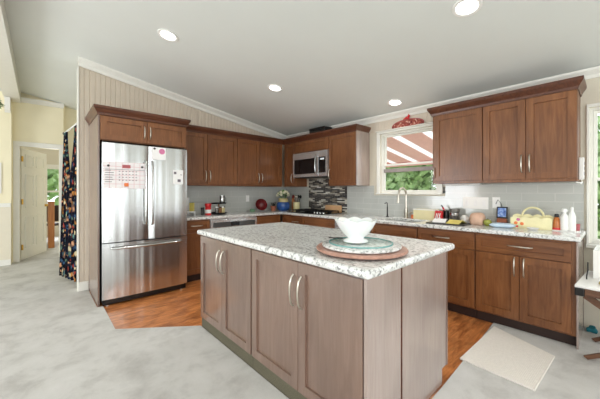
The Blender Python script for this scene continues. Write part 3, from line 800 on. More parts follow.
obj('spray_head', tube([(-.192, .01, .302), (-.196, .011, .25), (-.20, .012, .215)], [.015, .017, .019], 12), 'nickel', t, smooth=50)
obj('lever', tube([(0, -.02, .07), (0, -.04, .075), (-.005, -.10, .10)], [.008, .007, .005], 10), 'nickel', t, smooth=50)
t = thing('soap_dispenser', 'slim dark soap dispenser left of the gooseneck faucet', 'soap dispenser', (3.755, 2.235, CT1))
obj('base', lathe([(0, 0), (.022, 0), (.022, .006), (.012, .012), (.0085, .05), (.0085, .15), (0, .15)], segs=16), 'dark_metal', t, smooth=40)
obj('spout', tube([(0, 0, .15), (0, 0, .195), (-.02, 0, .205), (-.07, 0, .195)], .006, 8), 'dark_metal', t, smooth=50)

# ---------------------------------------------------------------- ceiling lights
PHI = math.atan(SL)
for i, (x, y, lab) in enumerate(((.985, 3.112, 'recessed round ceiling light over the floor in front of the refrigerator'),
                  (2.374, .748, 'recessed round ceiling light nearest the camera, at the top of the photo'),
                  (2.342, 3.073, 'recessed round ceiling light in the middle, between refrigerator and microwave'),
                  (3.53, 1.987, 'recessed round ceiling light in front of the sink window'))):
    t = thing('recessed_light', lab, 'ceiling light', (x, y, ceil_z(x)), 0, 'recessed ceiling lights')
    t.rotation_euler = (0, PHI, 0)
    obj('trim_ring', lathe([(.072, -.002), (.078, -.008), (.098, -.008), (.102, -.001), (.102, -.0005), (.072, -.0005)], segs=32), 'white', t, smooth=40)
    obj('diffuser', lathe([(0, -.006), (.05, -.006), (.071, -.003), (.071, -.0005), (0, -.0005)], segs=32), 'lamp_on', t, smooth=40)
    l = bpy.data.lights.new('downlight', 'AREA'); l.shape = 'DISK'; l.size = .13; l.energy = 4.5; l.spread = 1.9; l.color = (1, .97, .93)
    lo = bpy.data.objects.new('downlight', l); COL.objects.link(lo); lo.parent = t; lo.location = (0, 0, -.012)

# under-cabinet strip at the right run (its warm glow shows on the tile)
t = thing('under_cabinet_light', 'slim warm light bar under the wall cabinet right of the sink window', 'light', (3.70, 1.22, UZ0))
obj('housing', box(-.03, .03, -.2, .2, -.016, -.0008, bevel=.003), 'white', t)
l = bpy.data.lights.new('light_bar', 'AREA'); l.shape = 'RECTANGLE'; l.size = .04; l.size_y = .36; l.energy = .2; l.color = (1, .66, .46)
lo = bpy.data.objects.new('light_bar', l); COL.objects.link(lo); lo.parent = t; lo.location = (0, 0, -.018)

# ---------------------------------------------------------------- island: tray, plate, bowl
TX, TY, TZ = 1.451, 1.043, .928
t = thing('round_tray', 'round pink granite lazy susan with a white granite plate on the island', 'tray', (TX, TY, TZ))
obj('turntable_base', lathe([(0, 0), (.20, 0), (.20, .007), (0, .007)], segs=40), 'black', t)
obj('pink_disc', lathe([(0, .0075), (.255, .0075), (.270, .014), (.272, .022), (.265, .029), (0, .029)], segs=64), 'pink_stone', t, smooth=40)
obj('plate', lathe([(0, .0295), (.222, .0295), (.234, .035), (.236, .042), (.228, .048), (0, .048)], segs=64), 'granite', t, smooth=40)
gd = thing('glass_disc', 'clear greenish round glass disc under the white bowl', 'glass plate', (TX + .012, TY + .012, TZ + .0485))
obj('disc', lathe([(0, 0), (.188, 0), (.188, .008), (0, .008)], segs=64), 'disc_glass', gd, smooth=30)
obj('rim', lathe([(.1885, .0), (.1925, .001), (.1925, .007), (.1885, .008)], segs=64), 'glass_edge', gd, smooth=60)
def scallop(i, r, z, a):
    k = [0, 0, 0, 0, 0, 0, .1, .45, 1, 1, 1, .45, .1, 0, 0, 0][i]
    c_ = abs(math.cos(4.5 * a))
    return r * (1 + .045 * k * c_), z + .011 * k * (c_ - .5)
prof = [(0, 0), (.072, 0), (.075, .004), (.068, .012), (.050, .020), (.050, .027), (.074, .048), (.102, .088), (.124, .130), (.126, .133), (.120, .131), (.096, .090), (.062, .053), (.03, .040), (.012, .036), (0, .035)]
single('scalloped_bowl', lathe(prof, segs=90, mod=scallop), 'milk_glass', 'white milk glass footed bowl with scalloped rim on the island tray', 'bowl', (TX - .012, TY + .030, TZ + .0575), smooth=50)
t = thing('key_ring', 'small bunch of dark keys behind the white bowl on the island tray', 'keys', (1.45, 1.205, TZ + .0575))
obj('ring', tube([(.018 * math.cos(a), .018 * math.sin(a), .003) for a in [2 * PI * i / 16 for i in range(16)]], .0018, 6, True), 'dark_metal', t)
for a in (1.9, 2.5, 3.3):
    bm = box(.02, .045, -.009, .009, .001, .004); add_box(bm, .045, .078, -.004, .004, .001, .004)
    bmesh.ops.rotate(bm, verts=bm.verts[:], cent=(0, 0, 0), matrix=Matrix.Rotation(a, 3, 'Z')); bmesh.ops.translate(bm, verts=bm.verts[:], vec=(0, 0, .0035 * (a - 1.9) / .7 + .0005))
    obj('key', bm, 'dark_metal', t)

# ---------------------------------------------------------------- back counter items
M['yellow'] = plain('pale_yellow_tin', (222, 206, 110), .4); M['red'] = plain('red_tin', (206, 40, 44), .35, vary=.1); M['red_dark'] = plain('maroon_glaze', (104, 26, 28), .25, vary=.15)
M['blue'] = plain('blue_glaze', (52, 92, 160), .2, vary=.3, scale=9); M['sand'] = plain('sand_glaze', (200, 184, 132), .5); M['terracotta'] = plain('terracotta', (176, 106, 78), .7)
M['green_cloth'] = plain('green_cloth', (116, 152, 120), .8, vary=.15); M['flower'] = plain('cream_petals', (238, 234, 206), .6, vary=.06, scale=60)
M['bag'] = plain('cloudy_plastic_bag', (236, 234, 230), .3, vary=.03); M['bread'] = plain('bread_crust', (214, 176, 152), .7, vary=.1); M['apple'] = plain('green_apple', (160, 164, 74), .35, vary=.12)
M['teal'] = plain('teal_cloth', (34, 122, 136), .8, vary=.15); M['amber'] = plain('amber_plastic', (190, 110, 48), .3); M['lemon'] = plain('lemon_paint', (240, 232, 184), .5, vary=.05)
M['clear'] = plain('pale_bin_plastic', (232, 220, 168), .3, vary=.03)
M['skyblue'] = plain('pale_blue_wrap', (200, 220, 236), .4, vary=.08); M['spice'] = plain('spice_brown', (128, 84, 48), .5, vary=.3, scale=50)
M['grey_cup'] = plain('grey_tin', (120, 118, 114), .35, .6)
def can(name, label, cat, loc, r, h, mat, lid='white', lidh=.02, segs=24):
    t = thing(name, label, cat, loc)
    obj('body', lathe([(0, 0), (r * .96, 0), (r, .004), (r, h - .004), (r * .96, h), (0, h)], segs=segs), mat, t, smooth=40)
    if lid: obj('lid', lathe([(0, h + .0005), (r * 1.03, h + .0005), (r * 1.03, h + lidh - .003), (r * .95, h + lidh), (0, h + lidh)], segs=segs), lid, t, smooth=40)
    return t
t = thing('counter_riser', 'low white wire riser shelf beside the refrigerator', 'shelf', (1.665, 4.36, CT1))
obj('shelf_board', box(-.12, .10, -.06, .12, .05, .064, bevel=.004), 'white', t)
for x in (-.11, .085):
    obj('leg', box(x, x + .012, -.05, .11, 0, .0495), 'white', t)
can('yellow_canister', 'pale yellow square tin standing on the white riser', 'canister', (1.745, 4.40, CT1 + .0645), .04, .115, 'yellow', 'yellow', .014, 4)
t = thing('paper_towel_holder', 'white paper towel roll on an upright holder beside the refrigerator', 'paper towels', (1.72, 4.565, CT1))
obj('base', lathe([(0, 0), (.06, 0), (.06, .012), (0, .012)]), 'white', t); obj('roll', lathe([(.02, .0125), (.045, .0125), (.045, .27), (.02, .27)], segs=28), 'paper', t, smooth=40); obj('rod', lathe([(0, .012), (.008, .012), (.008, .31), (.014, .32), (0, .33)], segs=14), 'chrome', t, smooth=40)
can('small_jar', 'small dark jar left of the red canister', 'jar', (1.895, 4.36, CT1), .026, .10, 'rubber', 'black', .018)
t = can('red_canister', 'bright red canister with a flared top on the back counter', 'canister', (1.962, 4.30, CT1), .046, .115, 'red', None)
obj('lid', lathe([(0, .1155), (.038, .1155), (.046, .13), (.05, .165), (.046, .18), (0, .18)], segs=24), 'red', t, smooth=40)
obj('label_patch', lathe([(.0465, .03), (.0475, .03), (.0475, .085), (.0465, .085)], segs=24), 'white', t, smooth=60)
t = thing('two_tier_turntable', 'black two-tier spice turntable on the back counter', 'spice rack', (2.155, 4.33, CT1))
obj('lower_tray', lathe([(0, .006), (.04, .006), (.05, 0), (.10, 0), (.12, .012), (.135, .03), (.13, .032), (.115, .018), (0, .018)], segs=36), 'black', t, smooth=40)
obj('post', lathe([(0, .018), (.012, .018), (.012, .168), (0, .168)], segs=12), 'spice', t)
obj('upper_tray', lathe([(0, .168), (.115, .168), (.125, .185), (.12, .187), (.11, .176), (0, .176)], segs=36), 'black', t, smooth=40)
for k, (a, m_, lab) in enumerate(((-2.4, 'grey_cup', 'small grey spice jar on the left of the black turntable'), (-1.75, 'spice', 'brown spice jar at the front of the black turntable'),
                             (-1.1, 'sand', 'sand-coloured spice jar between two others on the black turntable'), (-.35, 'clear', 'pale spice jar on the right of the black turntable'))):
    can('spice_jar', lab, 'jar', (2.155 + .075 * math.cos(a), 4.33 + .075 * math.sin(a), CT1 + .0185), .025, .09, m_, 'black' if k % 2 else 'white', .016)
t = can('metal_creamer', 'small polished metal pot on the top tier of the black turntable', 'pot', (2.215, 4.33, CT1 + .177), .042, .115, 'chrome', 'chrome', .012)
obj('lid_knob', lathe([(0, .128), (.008, .128), (.01, .138), (0, .144)], segs=12), 'chrome', t, smooth=50)
obj('handle', tube([(.042, 0, .09), (.066, 0, .085), (.068, 0, .04), (.042, 0, .03)], .004, 8), 'black', t, smooth=50)

def outlet(name, label, loc, rot, w=.074, h=.118, gangs=1):
    t = thing(name, label, 'outlet', loc, rot)
    obj('cover_plate', box(-w / 2, w / 2, -.006, 0, -h / 2, h / 2, bevel=.002), 'white', t)
    for g in range(gangs):
        x = (g - (gangs - 1) / 2) * .046 * (w / .074 / max(1, gangs * .62) if gangs > 1 else 1)
        obj('switch' if gangs > 1 else 'socket', box(x - .016, x + .016, -.009, -.0062, -.033, .033, bevel=.002), 'paper', t)
    return t
outlet('wall_outlet', 'white outlet on the pale tiled back wall above the oven counter', (2.885, YA - .0142, 1.16), 0)
outlet('wall_outlet', 'white outlet on the tiled back wall over the yellow tin', (1.70, YA - .0142, 1.24), 0)
outlet('switch_plate', 'wide white three-switch plate on the tiled wall right of the faucet', (XB - .0122, 1.115, 1.155), RB, .27, .14, 3)
outlet('wall_outlet', 'white outlet with a cord plugged in, above the small tablet screen', (XB - .0122, .905, 1.165), RB, .075, .125)

# maroon bowl leaning, green cloth
t = thing('maroon_bowl', 'maroon bowl tipped on its side on the back counter', 'bowl', (3.06, 4.45, CT1 + .1125))
o = obj('bowl', lathe([(0, -.05), (.045, -.05), (.05, -.042), (.085, -.01), (.108, .045), (.112, .05), (.104, .046), (.078, -.004), (.04, -.034), (0, -.036)], segs=36), 'red_dark', t, smooth=40)
o.rotation_euler = (math.radians(72), math.radians(12), math.radians(-24))
bm = lathe([(0, 0), (.05, 0), (.055, .004), (.055, .045), (.05, .05), (0, .05)], segs=4); bmesh.ops.scale(bm, vec=(1.5, .9, 1), verts=bm.verts[:])
single('folded_cloth', bm, 'green_cloth', 'folded green cloth beside the maroon bowl', 'cloth', (2.88, 4.46, CT1), .6, bevel=.01)
t = thing('small_planter', 'little terracotta pot with dark sprigs in front of the corner', 'pot', (3.335, 4.43, CT1))
obj('pot', lathe([(0, 0), (.04, 0), (.055, .075), (.058, .075), (.058, .088), (.05, .088), (.046, .07), (0, .07)], segs=24), 'terracotta', t, smooth=40)
bm = bm_new(); rr = random.Random(5)
for i in range(9):
    a = rr.random() * 6.28; r = .02 * rr.random(); add_tube(bm, [(r * math.cos(a), r * math.sin(a), .06), (2 * r * math.cos(a), 2 * r * math.sin(a), .11), (3 * r * math.cos(a), 3 * r * math.sin(a), .14 + .03 * rr.random())], [.006, .009, .003], 6)
obj('sprigs', bm, 'dark_metal', t, smooth=60)
# blue vase with flowers
t = thing('flower_vase', 'blue and sand glazed vase of cream flowers in the kitchen corner', 'vase', (3.50, 4.33, CT1))
obj('vase', lathe([(0, 0), (.085, 0), (.115, .03), (.128, .09), (.118, .15), (.10, .165), (0, .165)], segs=36), 'blue', t, smooth=50)
obj('neck', lathe([(0, .166), (.099, .166), (.092, .19), (.088, .215), (.098, .235), (.09, .235), (.078, .21), (0, .20)], segs=36), 'sand', t, smooth=50, label='sand-coloured neck')
rr = random.Random(11)
bm = bm_new()
for i in range(90):
    a = rr.random() * 2 * PI; b = rr.uniform(.1, 1.3); r = .125 * rr.uniform(.7, 1.0)
    c = Vector((r * math.cos(a) * math.sin(b), r * math.sin(a) * math.sin(b), .24 + r * math.cos(b)))
    d = (c - Vector((0, 0, .2))).normalized(); e = d.cross(Vector((0, 0, 1))).normalized()
    q = [c - e * .012, c + d * .02 - e * .0, c + d * .045, c + d * .02 + e * .012]
    bm.faces.new([bm.verts.new(p) for p in (c, c + d * .02 - e * .013, c + d * .05, c + d * .02 + e * .013)])
for i in range(14):
    a = i * 2.4; add_tube(bm, [(.03 * math.cos(a), .03 * math.sin(a), .2), (.07 * math.cos(a), .07 * math.sin(a), .30)], .003, 5)
obj('leaves', bm, 'leaf', t)
for i in range(15):
    a = i * 2.4; b = .25 + 1.0 * (i / 15); r = .125
    c = (r * math.cos(a) * math.sin(b), r * math.sin(a) * math.sin(b), .25 + r * math.cos(b))
    bm = bm_new(); bmesh.ops.create_icosphere(bm, subdivisions=2, radius=.030)
    for v in bm.verts: v.co *= 1 + .25 * math.sin(9 * v.co.x / .03) * math.cos(8 * v.co.y / .03)
    bmesh.ops.translate(bm, verts=bm.verts[:], vec=c)
    obj('flower', bm, 'flower', t, smooth=60)
# utensil crocks
t = thing('utensil_crock', 'pale crock of kitchen utensils left of the cooktop', 'utensil holder', (3.67, 4.13, CT1))
obj('crock', lathe([(0, 0), (.058, 0), (.062, .01), (.062, .165), (.055, .165), (.055, .02), (0, .02)], segs=28), 'clear', t, smooth=40)
for k, (a, m_) in enumerate(((.4, 'dark_metal'), (1.7, 'maple'), (2.9, 'red_dark'), (4.0, 'nickel'), (5.3, 'dark_metal'))):
    x, y = .028 * math.cos(a), .028 * math.sin(a)
    bm = tube([(x, y, .025), (x * 2, y * 2, .21), (x * 2.4, y * 2.4, .24)], .006, 7)
    bm2 = bmesh.ops.create_icosphere(bm, subdivisions=2, radius=.032, matrix=Matrix.Translation((x * 2.7, y * 2.7, .268)) @ Matrix.Diagonal((.9, .5, 1.1, 1)))
    obj('utensil', bm, m_, t, smooth=50)
t = can('pepper_mill', 'wooden mill standing between flower vase and utensil crock', 'mill', (3.70, 4.27, CT1), .03, .19, 'wood_orange', None)
obj('head', lathe([(0, .19), (.02, .19), (.03, .215), (.022, .245), (.008, .255), (0, .262)], segs=20), 'wood_orange', t, smooth=50)
t = thing('cutting_board', 'light maple cutting board leaning on the mosaic backsplash', 'cutting board', (3.765, 3.30, CT1 + .0125))
t.rotation_euler = (0, .12, 0)
bm = prism([(-.185, 0), (.185, .0), (.185, .105), (.17, .12), (-.17, .12), (-.185, .105)], 0, .022, 'x'); obj('board', bm, 'maple', t, bevel=.004)

# ---------------------------------------------------------------- sink-side counter items
z = CT1
def soft(name, label, cat, loc, sx, sy, sz, mat, seed=1, rough=.12, rotz=0, flat=.0, group=None):
    bm = bm_new(); bmesh.ops.create_icosphere(bm, subdivisions=4, radius=1.0)
    rr = random.Random(seed); ph = [rr.uniform(0, 6) for _ in range(6)]
    for v in bm.verts:
        x, y, q = v.co
        k = 1 + rough * (math.sin(3.1 * x + ph[0] + 2 * q) + math.sin(4.3 * y + ph[1] - 2 * x) + .6 * math.sin(7 * q + ph[2] + 3 * y)) / 2
        s = Vector((math.copysign(abs(x) ** .75, x), math.copysign(abs(y) ** .75, y), math.copysign(abs(q) ** .75, q))) * k
        v.co = Vector((s.x * sx, s.y * sy, s.z * sz))
    zm = -sz * .8
    for v in bm.verts: v.co.z = max(v.co.z, zm) - zm
    return single(name, bm, mat, label, cat, loc, rotz, group, smooth=60)
soft('dish_sponge', 'orange and yellow sponge beside the faucet', 'sponge', (3.64, 1.83, z) if False else (3.775, 1.862, z), .02, .025, .028, 'orange', 2, .05)
t = thing('plastic_bin', 'pale yellow translucent plastic bin between faucet and red packet', 'bin', (3.765, 1.655, z))
bm = cells([-.055, -.049, .049, .055], [-.165, -.159, .159, .165], lambda i, j: not (i == 1 and j == 1), .006, .135, 'xy')
obj('walls', bm, 'clear', t); obj('bottom', box(-.055, .055, -.165, .165, 0, .0058), 'clear', t)
obj('rim', cells([-.06, -.0555, .0555, .06], [-.17, -.1655, .1655, .17], lambda i, j: not (i == 1 and j == 1), .125, .137, 'xy'), 'white', t)
t = thing('red_packet', 'red packet with white lettering, left of the grey tin mug', 'packet', (3.66, 1.475, z), RB - .1)
obj('packet', prism([(-.05, 0), (.05, 0), (.055, .125), (-.03, .132)], -.02, .02, 'y'), 'red', t, bevel=.004)
bm = bm_new()
for p, q in (((-.028, .025), (-.008, .1)), ((-.008, .1), (.008, .025)), ((.014, .025), (.036, .1)), ((.036, .025), (.014, .1)), ((-.022, .05), (.006, .05))):
    d = Vector((q[0] - p[0], q[1] - p[1])).normalized() * .004
    pts = [(p[0] - d.y, p[1] + d.x), (p[0] + d.y, p[1] - d.x), (q[0] + d.y, q[1] - d.x), (q[0] - d.y, q[1] + d.x)]
    A = [bm.verts.new((x, -.0215, zz_)) for x, zz_ in pts]; B = [bm.verts.new((x, -.0202, zz_)) for x, zz_ in pts]
    bm.faces.new(A); bm.faces.new(B[::-1])
    for i in range(4): bm.faces.new((A[i], A[(i + 1) % 4], B[(i + 1) % 4], B[i]))
obj('lettering', bm, 'white', t)
t = thing('brush_holder', 'black caddy with a red-handled brush beside the grey tin mug', 'brush holder', (3.74, 1.415, z))
obj('caddy', lathe([(0, 0), (.032, 0), (.036, .13), (.031, .13), (.028, .006), (0, .006)], segs=20), 'black', t, smooth=40)
obj('brush_handle', tube([(0, 0, .012), (.0, .02, .13), (-.01, .05, .2)], [.006, .009, .007], 8), 'black', t, smooth=50)
obj('brush_grip', tube([(0, .021, .135), (-.006, .036, .17)], [.012, .012], 8), 'red', t, smooth=50)
t = thing('tin_mug', 'tall dull grey tin mug on the counter under the switch plate', 'mug', (3.73, 1.31, z))
obj('cup', lathe([(0, 0), (.045, 0), (.05, .006), (.055, .16), (.05, .16), (.046, .01), (0, .01)], segs=28), 'grey_cup', t, smooth=40)
obj('band', lathe([(.0535, .08), (.0555, .08), (.0565, .11), (.0542, .11)], segs=28), 'chrome', t, smooth=40)
t = thing('black_tray', 'flat black tray holding papers at the front edge of the sink counter', 'tray', (3.46, 1.285, z), .08)
obj('tray', cells([-.14, -.13, .13, .14], [-.20, -.19, .19, .20], lambda i, j: True, 0, .012, 'xy'), 'black', t, bevel=.003)
for k, (dx, dy, rz, m_, lab) in enumerate(((.02, .09, .1, 'paper', 'white folded leaflet on the black tray'), (-.01, -.09, -.1, 'yellow', 'yellow leaflet lying across the black tray'))):
    bm = prism([(-.09, 0), (0, .035), (.09, .0), (.09, .003), (0, .038), (-.09, .003)], -.07, .07, 'y')
    single('paper_leaflet', bm, m_, lab, 'leaflet', (3.46 + dx, 1.285 + dy, z + .0125), rz)
soft('plastic_bag', 'crumpled white plastic bag left of the bread loaf', 'bag', (3.64, 1.165, z), .06, .045, .05, 'bag', 4, .22)
soft('bread_loaf', 'bagged pinkish brown bread loaf on the counter under the switch plate', 'bread', (3.60, 1.03, z), .068, .075, .075, 'bread', 6, .06)
t = thing('green_apple', 'green apple on the counter right of the bread loaf', 'apple', (3.56, .922, z))
obj('fruit', lathe([(0, .006), (.018, 0), (.032, .014), (.039, .036), (.034, .058), (.018, .068), (.006, .062), (0, .058)], segs=24), 'apple', t, smooth=60)
obj('stem', tube([(0, 0, .058), (.004, 0, .072), (.008, 0, .082)], .0022, 6), 'bark', t)
t = thing('snack_pack', 'pale blue and white snack packet with dark spots lying on the counter', 'packet', (3.50, .775, z), .1)
bm = bm_new(); bmesh.ops.create_icosphere(bm, subdivisions=4, radius=1)
for v in bm.verts:
    x, y, q = v.co; v.co = (math.copysign(abs(x) ** .6, x) * .06, math.copysign(abs(y) ** .6, y) * .115, (q * (1 - .6 * abs(y) ** 3)) * .024 + .024)
obj('packet', bm, 'skyblue', t, smooth=60)
for k in range(6):
    obj('spot', lathe([(0, .003), (.008, .0025), (.009, 0), (0, 0)], segs=12, c=(-.012 + .018 * (k % 2), -.07 + .024 * k, .0472 - .003 * abs(k - 2.5))), 'ink', t)
obj('end_seal', box(-.03, .03, -.128, -.112, .016, .032, bevel=.003), 'red', t)
t = thing('tablet_screen', 'small upright tablet screen with blue picture leaning on the tiles', 'tablet', (3.775, .842, z), RB)
t.rotation_euler = (-.10, 0, RB)
obj('stand', box(-.045, .045, -.02, .035, 0, .07, bevel=.006), 'terracotta', t)
obj('case', box(-.052, .052, -.004, .012, .072, .200, bevel=.006), 'black', t)
def screenmat():
    tt = NT('tablet_picture'); v = tt.coords(); f = tt.noise(v, 30, 3)
    c = tt.ramp(f, [(.3, lin(40, 60, 120)), (.5, lin(90, 120, 180)), (.7, lin(170, 190, 210))])
    tt.set(Base_Color=c, Emission_Color=c, Emission_Strength=.35, Roughness=.2); return tt.m
obj('screen', box(-.038, .038, -.0065, -.0045, .088, .186), screenmat(), t)
single('charging_cable', tube([(XB - .022, .905, 1.15), (XB - .045, .90, 1.16), (XB - .05, .88, 1.20), (XB - .04, .855, 1.16), (XB - .02, .845, 1.10), (XB - .018, .84, 1.06), (XB - .018, .842, z + .10)], .003, 6), 'black', 'thin black cord running from the outlet down behind the tablet screen', 'cord', smooth=60)
# yellow scalloped basket
t = thing('yellow_basket', 'pale yellow scalloped basket with round handle on the end of the counter', 'basket', (3.64, .560, z), RB)
def scal(u0, u1, h, base, n, amp):
    P = [(u0, base)]
    for i in range(n * 8 + 1):
        u = u0 + (u1 - u0) * i / (n * 8); P.append((u, h + amp * abs(math.sin(PI * i / 8))))
    P.append((u1, base)); return P
obj('front_board', prism(scal(-.165, .16, .10, 0, 4, .018), -.055, -.047, 'y'), 'lemon', t)
obj('back_board', prism(scal(-.165, .16, .12, 0, 4, .018), .047, .055, 'y'), 'lemon', t)
obj('side_board', prism([(-.047, 0), (.047, 0), (.047, .11), (-.047, .09)], -.163, -.155, 'x'), 'lemon', t); obj('side_board', prism([(-.047, 0), (.047, 0), (.047, .11), (-.047, .09)], .15, .158, 'x'), 'lemon', t)
obj('floor_board', box(-.155, .15, -.047, .047, .004, .01), 'lemon', t)
obj('handle', tube([(-.085 * math.cos(a) + .0, .051, .12 + .085 * math.sin(a)) for a in [PI * i / 14 for i in range(15)]], .010, 8), 'lemon', t, smooth=50)
for k, (x, y_) in enumerate(((-.12, .05), (-.10, .085), (-.07, .045))):
    obj('painted_flower', lathe([(0, .002), (.014, .002), (.016, 0), (0, 0)], segs=10, c=(x, -.0555, y_), axis='y'), 'orange' if k != 1 else 'pink', t)
single('metal_clip', box(-.006, .006, -.004, .004, 0, .07, bevel=.002), 'dark_metal', 'dark upright clip tucked inside the yellow basket', 'clip', (3.64, .585, z + .0102))
t = thing('small_dish', 'little white dish in front of the yellow basket', 'dish', (3.50, .53, z))
obj('dish', lathe([(0, 0), (.03, 0), (.05, .018), (.047, .02), (.028, .006), (0, .006)], segs=24), 'white', t, smooth=40)
# bottles on a white tray
t = thing('white_tray', 'low white tray under the bottles at the counter end', 'tray', (3.63, .295, z))
obj('tray', box(-.07, .07, -.085, .105, 0, .008, bevel=.003), 'white', t)
zt = z + .0085
def bottle(name, label, loc, prof, mat, cap, capmat, cat='bottle'):
    t = thing(name, label, cat, loc)
    obj('body', lathe(prof, segs=26), mat, t, smooth=45); obj('cap', lathe(cap, segs=20), capmat, t, smooth=45); return t
t = bottle('syrup_bottle', 'amber bottle with black cap and red base on the white tray', (3.615, .372, zt), [(0, 0), (.028, 0), (.03, .02), (.024, .08), (.02, .11), (.012, .118), (0, .118)], 'amber', [(0, .1185), (.016, .1185), (.018, .13), (.014, .148), (0, .15)], 'black')
obj('base_band', lathe([(.0305, 0), (.0325, .0), (.0325, .018), (.0312, .02)], segs=26), 'red', t, smooth=40)
bottle('white_bottle', 'white spray bottle standing left of the plain white bottle', (3.61, .317, zt), [(0, 0), (.028, 0), (.031, .006), (.031, .115), (.022, .14), (.014, .15), (0, .15)], 'white', [(0, .1505), (.013, .1505), (.013, .165), (.022, .172), (.022, .19), (.014, .2), (0, .2)], 'white')
bottle('white_bottle', 'slender plain white bottle, tallest on the white tray', (3.615, .266, zt), [(0, 0), (.024, 0), (.027, .006), (.027, .13), (.014, .175), (0, .175)], 'white', [(0, .1755), (.012, .1755), (.012, .208), (.008, .216), (0, .216)], 'white')
t = thing('pink_tumbler', 'small pink and yellow tumbler at the very end of the counter', 'tumbler', (3.665, .238, zt))
obj('cup', lathe([(0, 0), (.02, 0), (.024, .06), (.021, .06), (.018, .006), (0, .006)], segs=20), 'ink_red', t, smooth=40)
obj('straw', tube([(0, 0, .01), (.004, .008, .06), (.01, .02, .12)], .006, 8), 'lemon', t)
# power strip on the end of the wall cabinets
t = thing('power_strip', 'white power strip fixed to the end of the wall cabinets by the window', 'power strip', (3.62, .2205, 1.50))
obj('housing', box(-.024, .024, -.034, 0, -.10, .10, bevel=.006), 'white', t)
for q in (-.045, 0, .045): obj('socket', box(-.013, .013, -.0365, -.0345, q - .014, q + .014, bevel=.001), 'ink', t)
obj('cord', tube([(-.01, -.017, -.10), (-.03, -.02, -.125), (-.075, -.02, -.135), (-.11, .01, -.125)], .0055, 8), 'white', t, smooth=60)
# decor over the window
t = thing('straw_fan', 'red woven half-round fan with a red bird, standing on the window head', 'decoration', (XB - .030, 1.955, W1[3] + .0425), RB)
n = 24
P = [(-.235, 0)] + [(-.235 * math.cos(PI * i / n), .095 * math.sin(PI * i / n) ** .8) for i in range(1, n)] + [(.235, 0)]
def fanmat():
    tt = NT('woven_red_straw'); v = tt.coords(); vo = tt.n('ShaderNodeTexVoronoi'); vo.inputs['Scale'].default_value = 55; tt.l(v, vo.inputs['Vector'])
    se = tt.n('ShaderNodeSeparateColor'); tt.l(vo.outputs['Color'], se.inputs[0])
    tt.set(Base_Color=tt.ramp(se.outputs[0], [(0, lin(140, 60, 52)), (.5, lin(168, 92, 76)), (.80, lin(206, 164, 146)), (.9, lin(110, 34, 36))], 'CONSTANT'), Roughness=.8); return tt.m
obj('fan', prism(P, -.012, .008, 'y'), fanmat(), t, bevel=.003)
obj('rim', tube([(x * 1.01, -.002, q * 1.02 + .004) for x, q in P[1:-1]], .006, 8), 'ink_red', t, smooth=60)
bm = bm_new(); bmesh.ops.create_icosphere(bm, subdivisions=3, radius=1, matrix=Matrix.Translation((0.0, -.002, .117)) @ Matrix.Rotation(.5, 4, 'Y') @ Matrix.Diagonal((.032, .018, .022, 1)))
bmesh.ops.create_icosphere(bm, subdivisions=3, radius=1, matrix=Matrix.Translation((.020, -.002, .142)) @ Matrix.Diagonal((.016, .014, .018, 1)))
add_tube(bm, [(.02, -.002, .15), (.016, -.002, .175)], [.01, .001], 8); add_tube(bm, [(-.02, -.002, .12), (-.06, -.002, .108)], [.012, .006], 8); add_tube(bm, [(.032, -.002, .142), (.046, -.002, .139)], [.006, .001], 8)
obj('bird', bm, 'red', t, smooth=60, label='small red bird')
# black box on top of cabinets
t = thing('black_box', 'black box lying on top of the cabinet over the microwave', 'box', (3.66, 3.49, UZ1 + .0005))
obj('box', box(-.09, .09, -.19, .19, 0, .17, bevel=.008), 'black', t); obj('lid', box(-.094, .094, -.194, .194, .1705, .20, bevel=.006), 'black', t)
# hook tool hanging from the window corner
t = thing('hanging_scraper', 'little black scraper hanging on the tile at the window corner', 'scraper', (XB - .0125, 1.47, 1.30), RB)
obj('blade', box(-.014, .014, -.008, -.0005, -.03, .0, bevel=.003), 'black', t); obj('grip', box(-.007, .007, -.009, -.0005, .001, .05, bevel=.003), 'black', t)
# ---------------------------------------------------------------- floor mat
A, B, C_, D = (3.186, .772), (2.954, .313), (2.353, .346), (2.381, .799)
bm = bm_new(); nx, ny = 80, 90
def bil(u, v):
    p = [(1 - v) * ((1 - u) * D[k] + u * A[k]) + v * ((1 - u) * C_[k] + u * B[k]) for k in (0, 1)]
    return p
top = [[None] * (ny + 1) for _ in range(nx + 1)]; bot = [[None] * (ny + 1) for _ in range(nx + 1)]
for i in range(nx + 1):
    for j in range(ny + 1):
        x, y = bil(i / nx, j / ny)
        e = 0 if i in (0, nx) or j in (0, ny) else .0028 * (j % 2) + .0010 * (i % 2)
        top[i][j] = bm.verts.new((x, y, .018 + e)); bot[i][j] = bm.verts.new((x, y, .0085))
for i in range(nx):
    for j in range(ny):
        bm.faces.new((top[i][j], top[i + 1][j], top[i + 1][j + 1], top[i][j + 1])); bm.faces.new((bot[i][j], bot[i][j + 1], bot[i + 1][j + 1], bot[i + 1][j]))
for i in range(nx):
    bm.faces.new((top[i][0], bot[i][0], bot[i + 1][0], top[i + 1][0])); bm.faces.new((top[i][ny], top[i + 1][ny], bot[i + 1][ny], bot[i][ny]))
for j in range(ny):
    bm.faces.new((top[0][j], top[0][j + 1], bot[0][j + 1], bot[0][j])); bm.faces.new((top[nx][j], bot[nx][j], bot[nx][j + 1], top[nx][j + 1]))
M['mat'] = plain('ribbed_cream_cotton', (226, 220, 212), .95, vary=.04, scale=60, spec=.1)
single('kitchen_mat', bm, 'mat', 'ribbed cream floor mat lying before the base cabinets', 'mat', smooth=30)

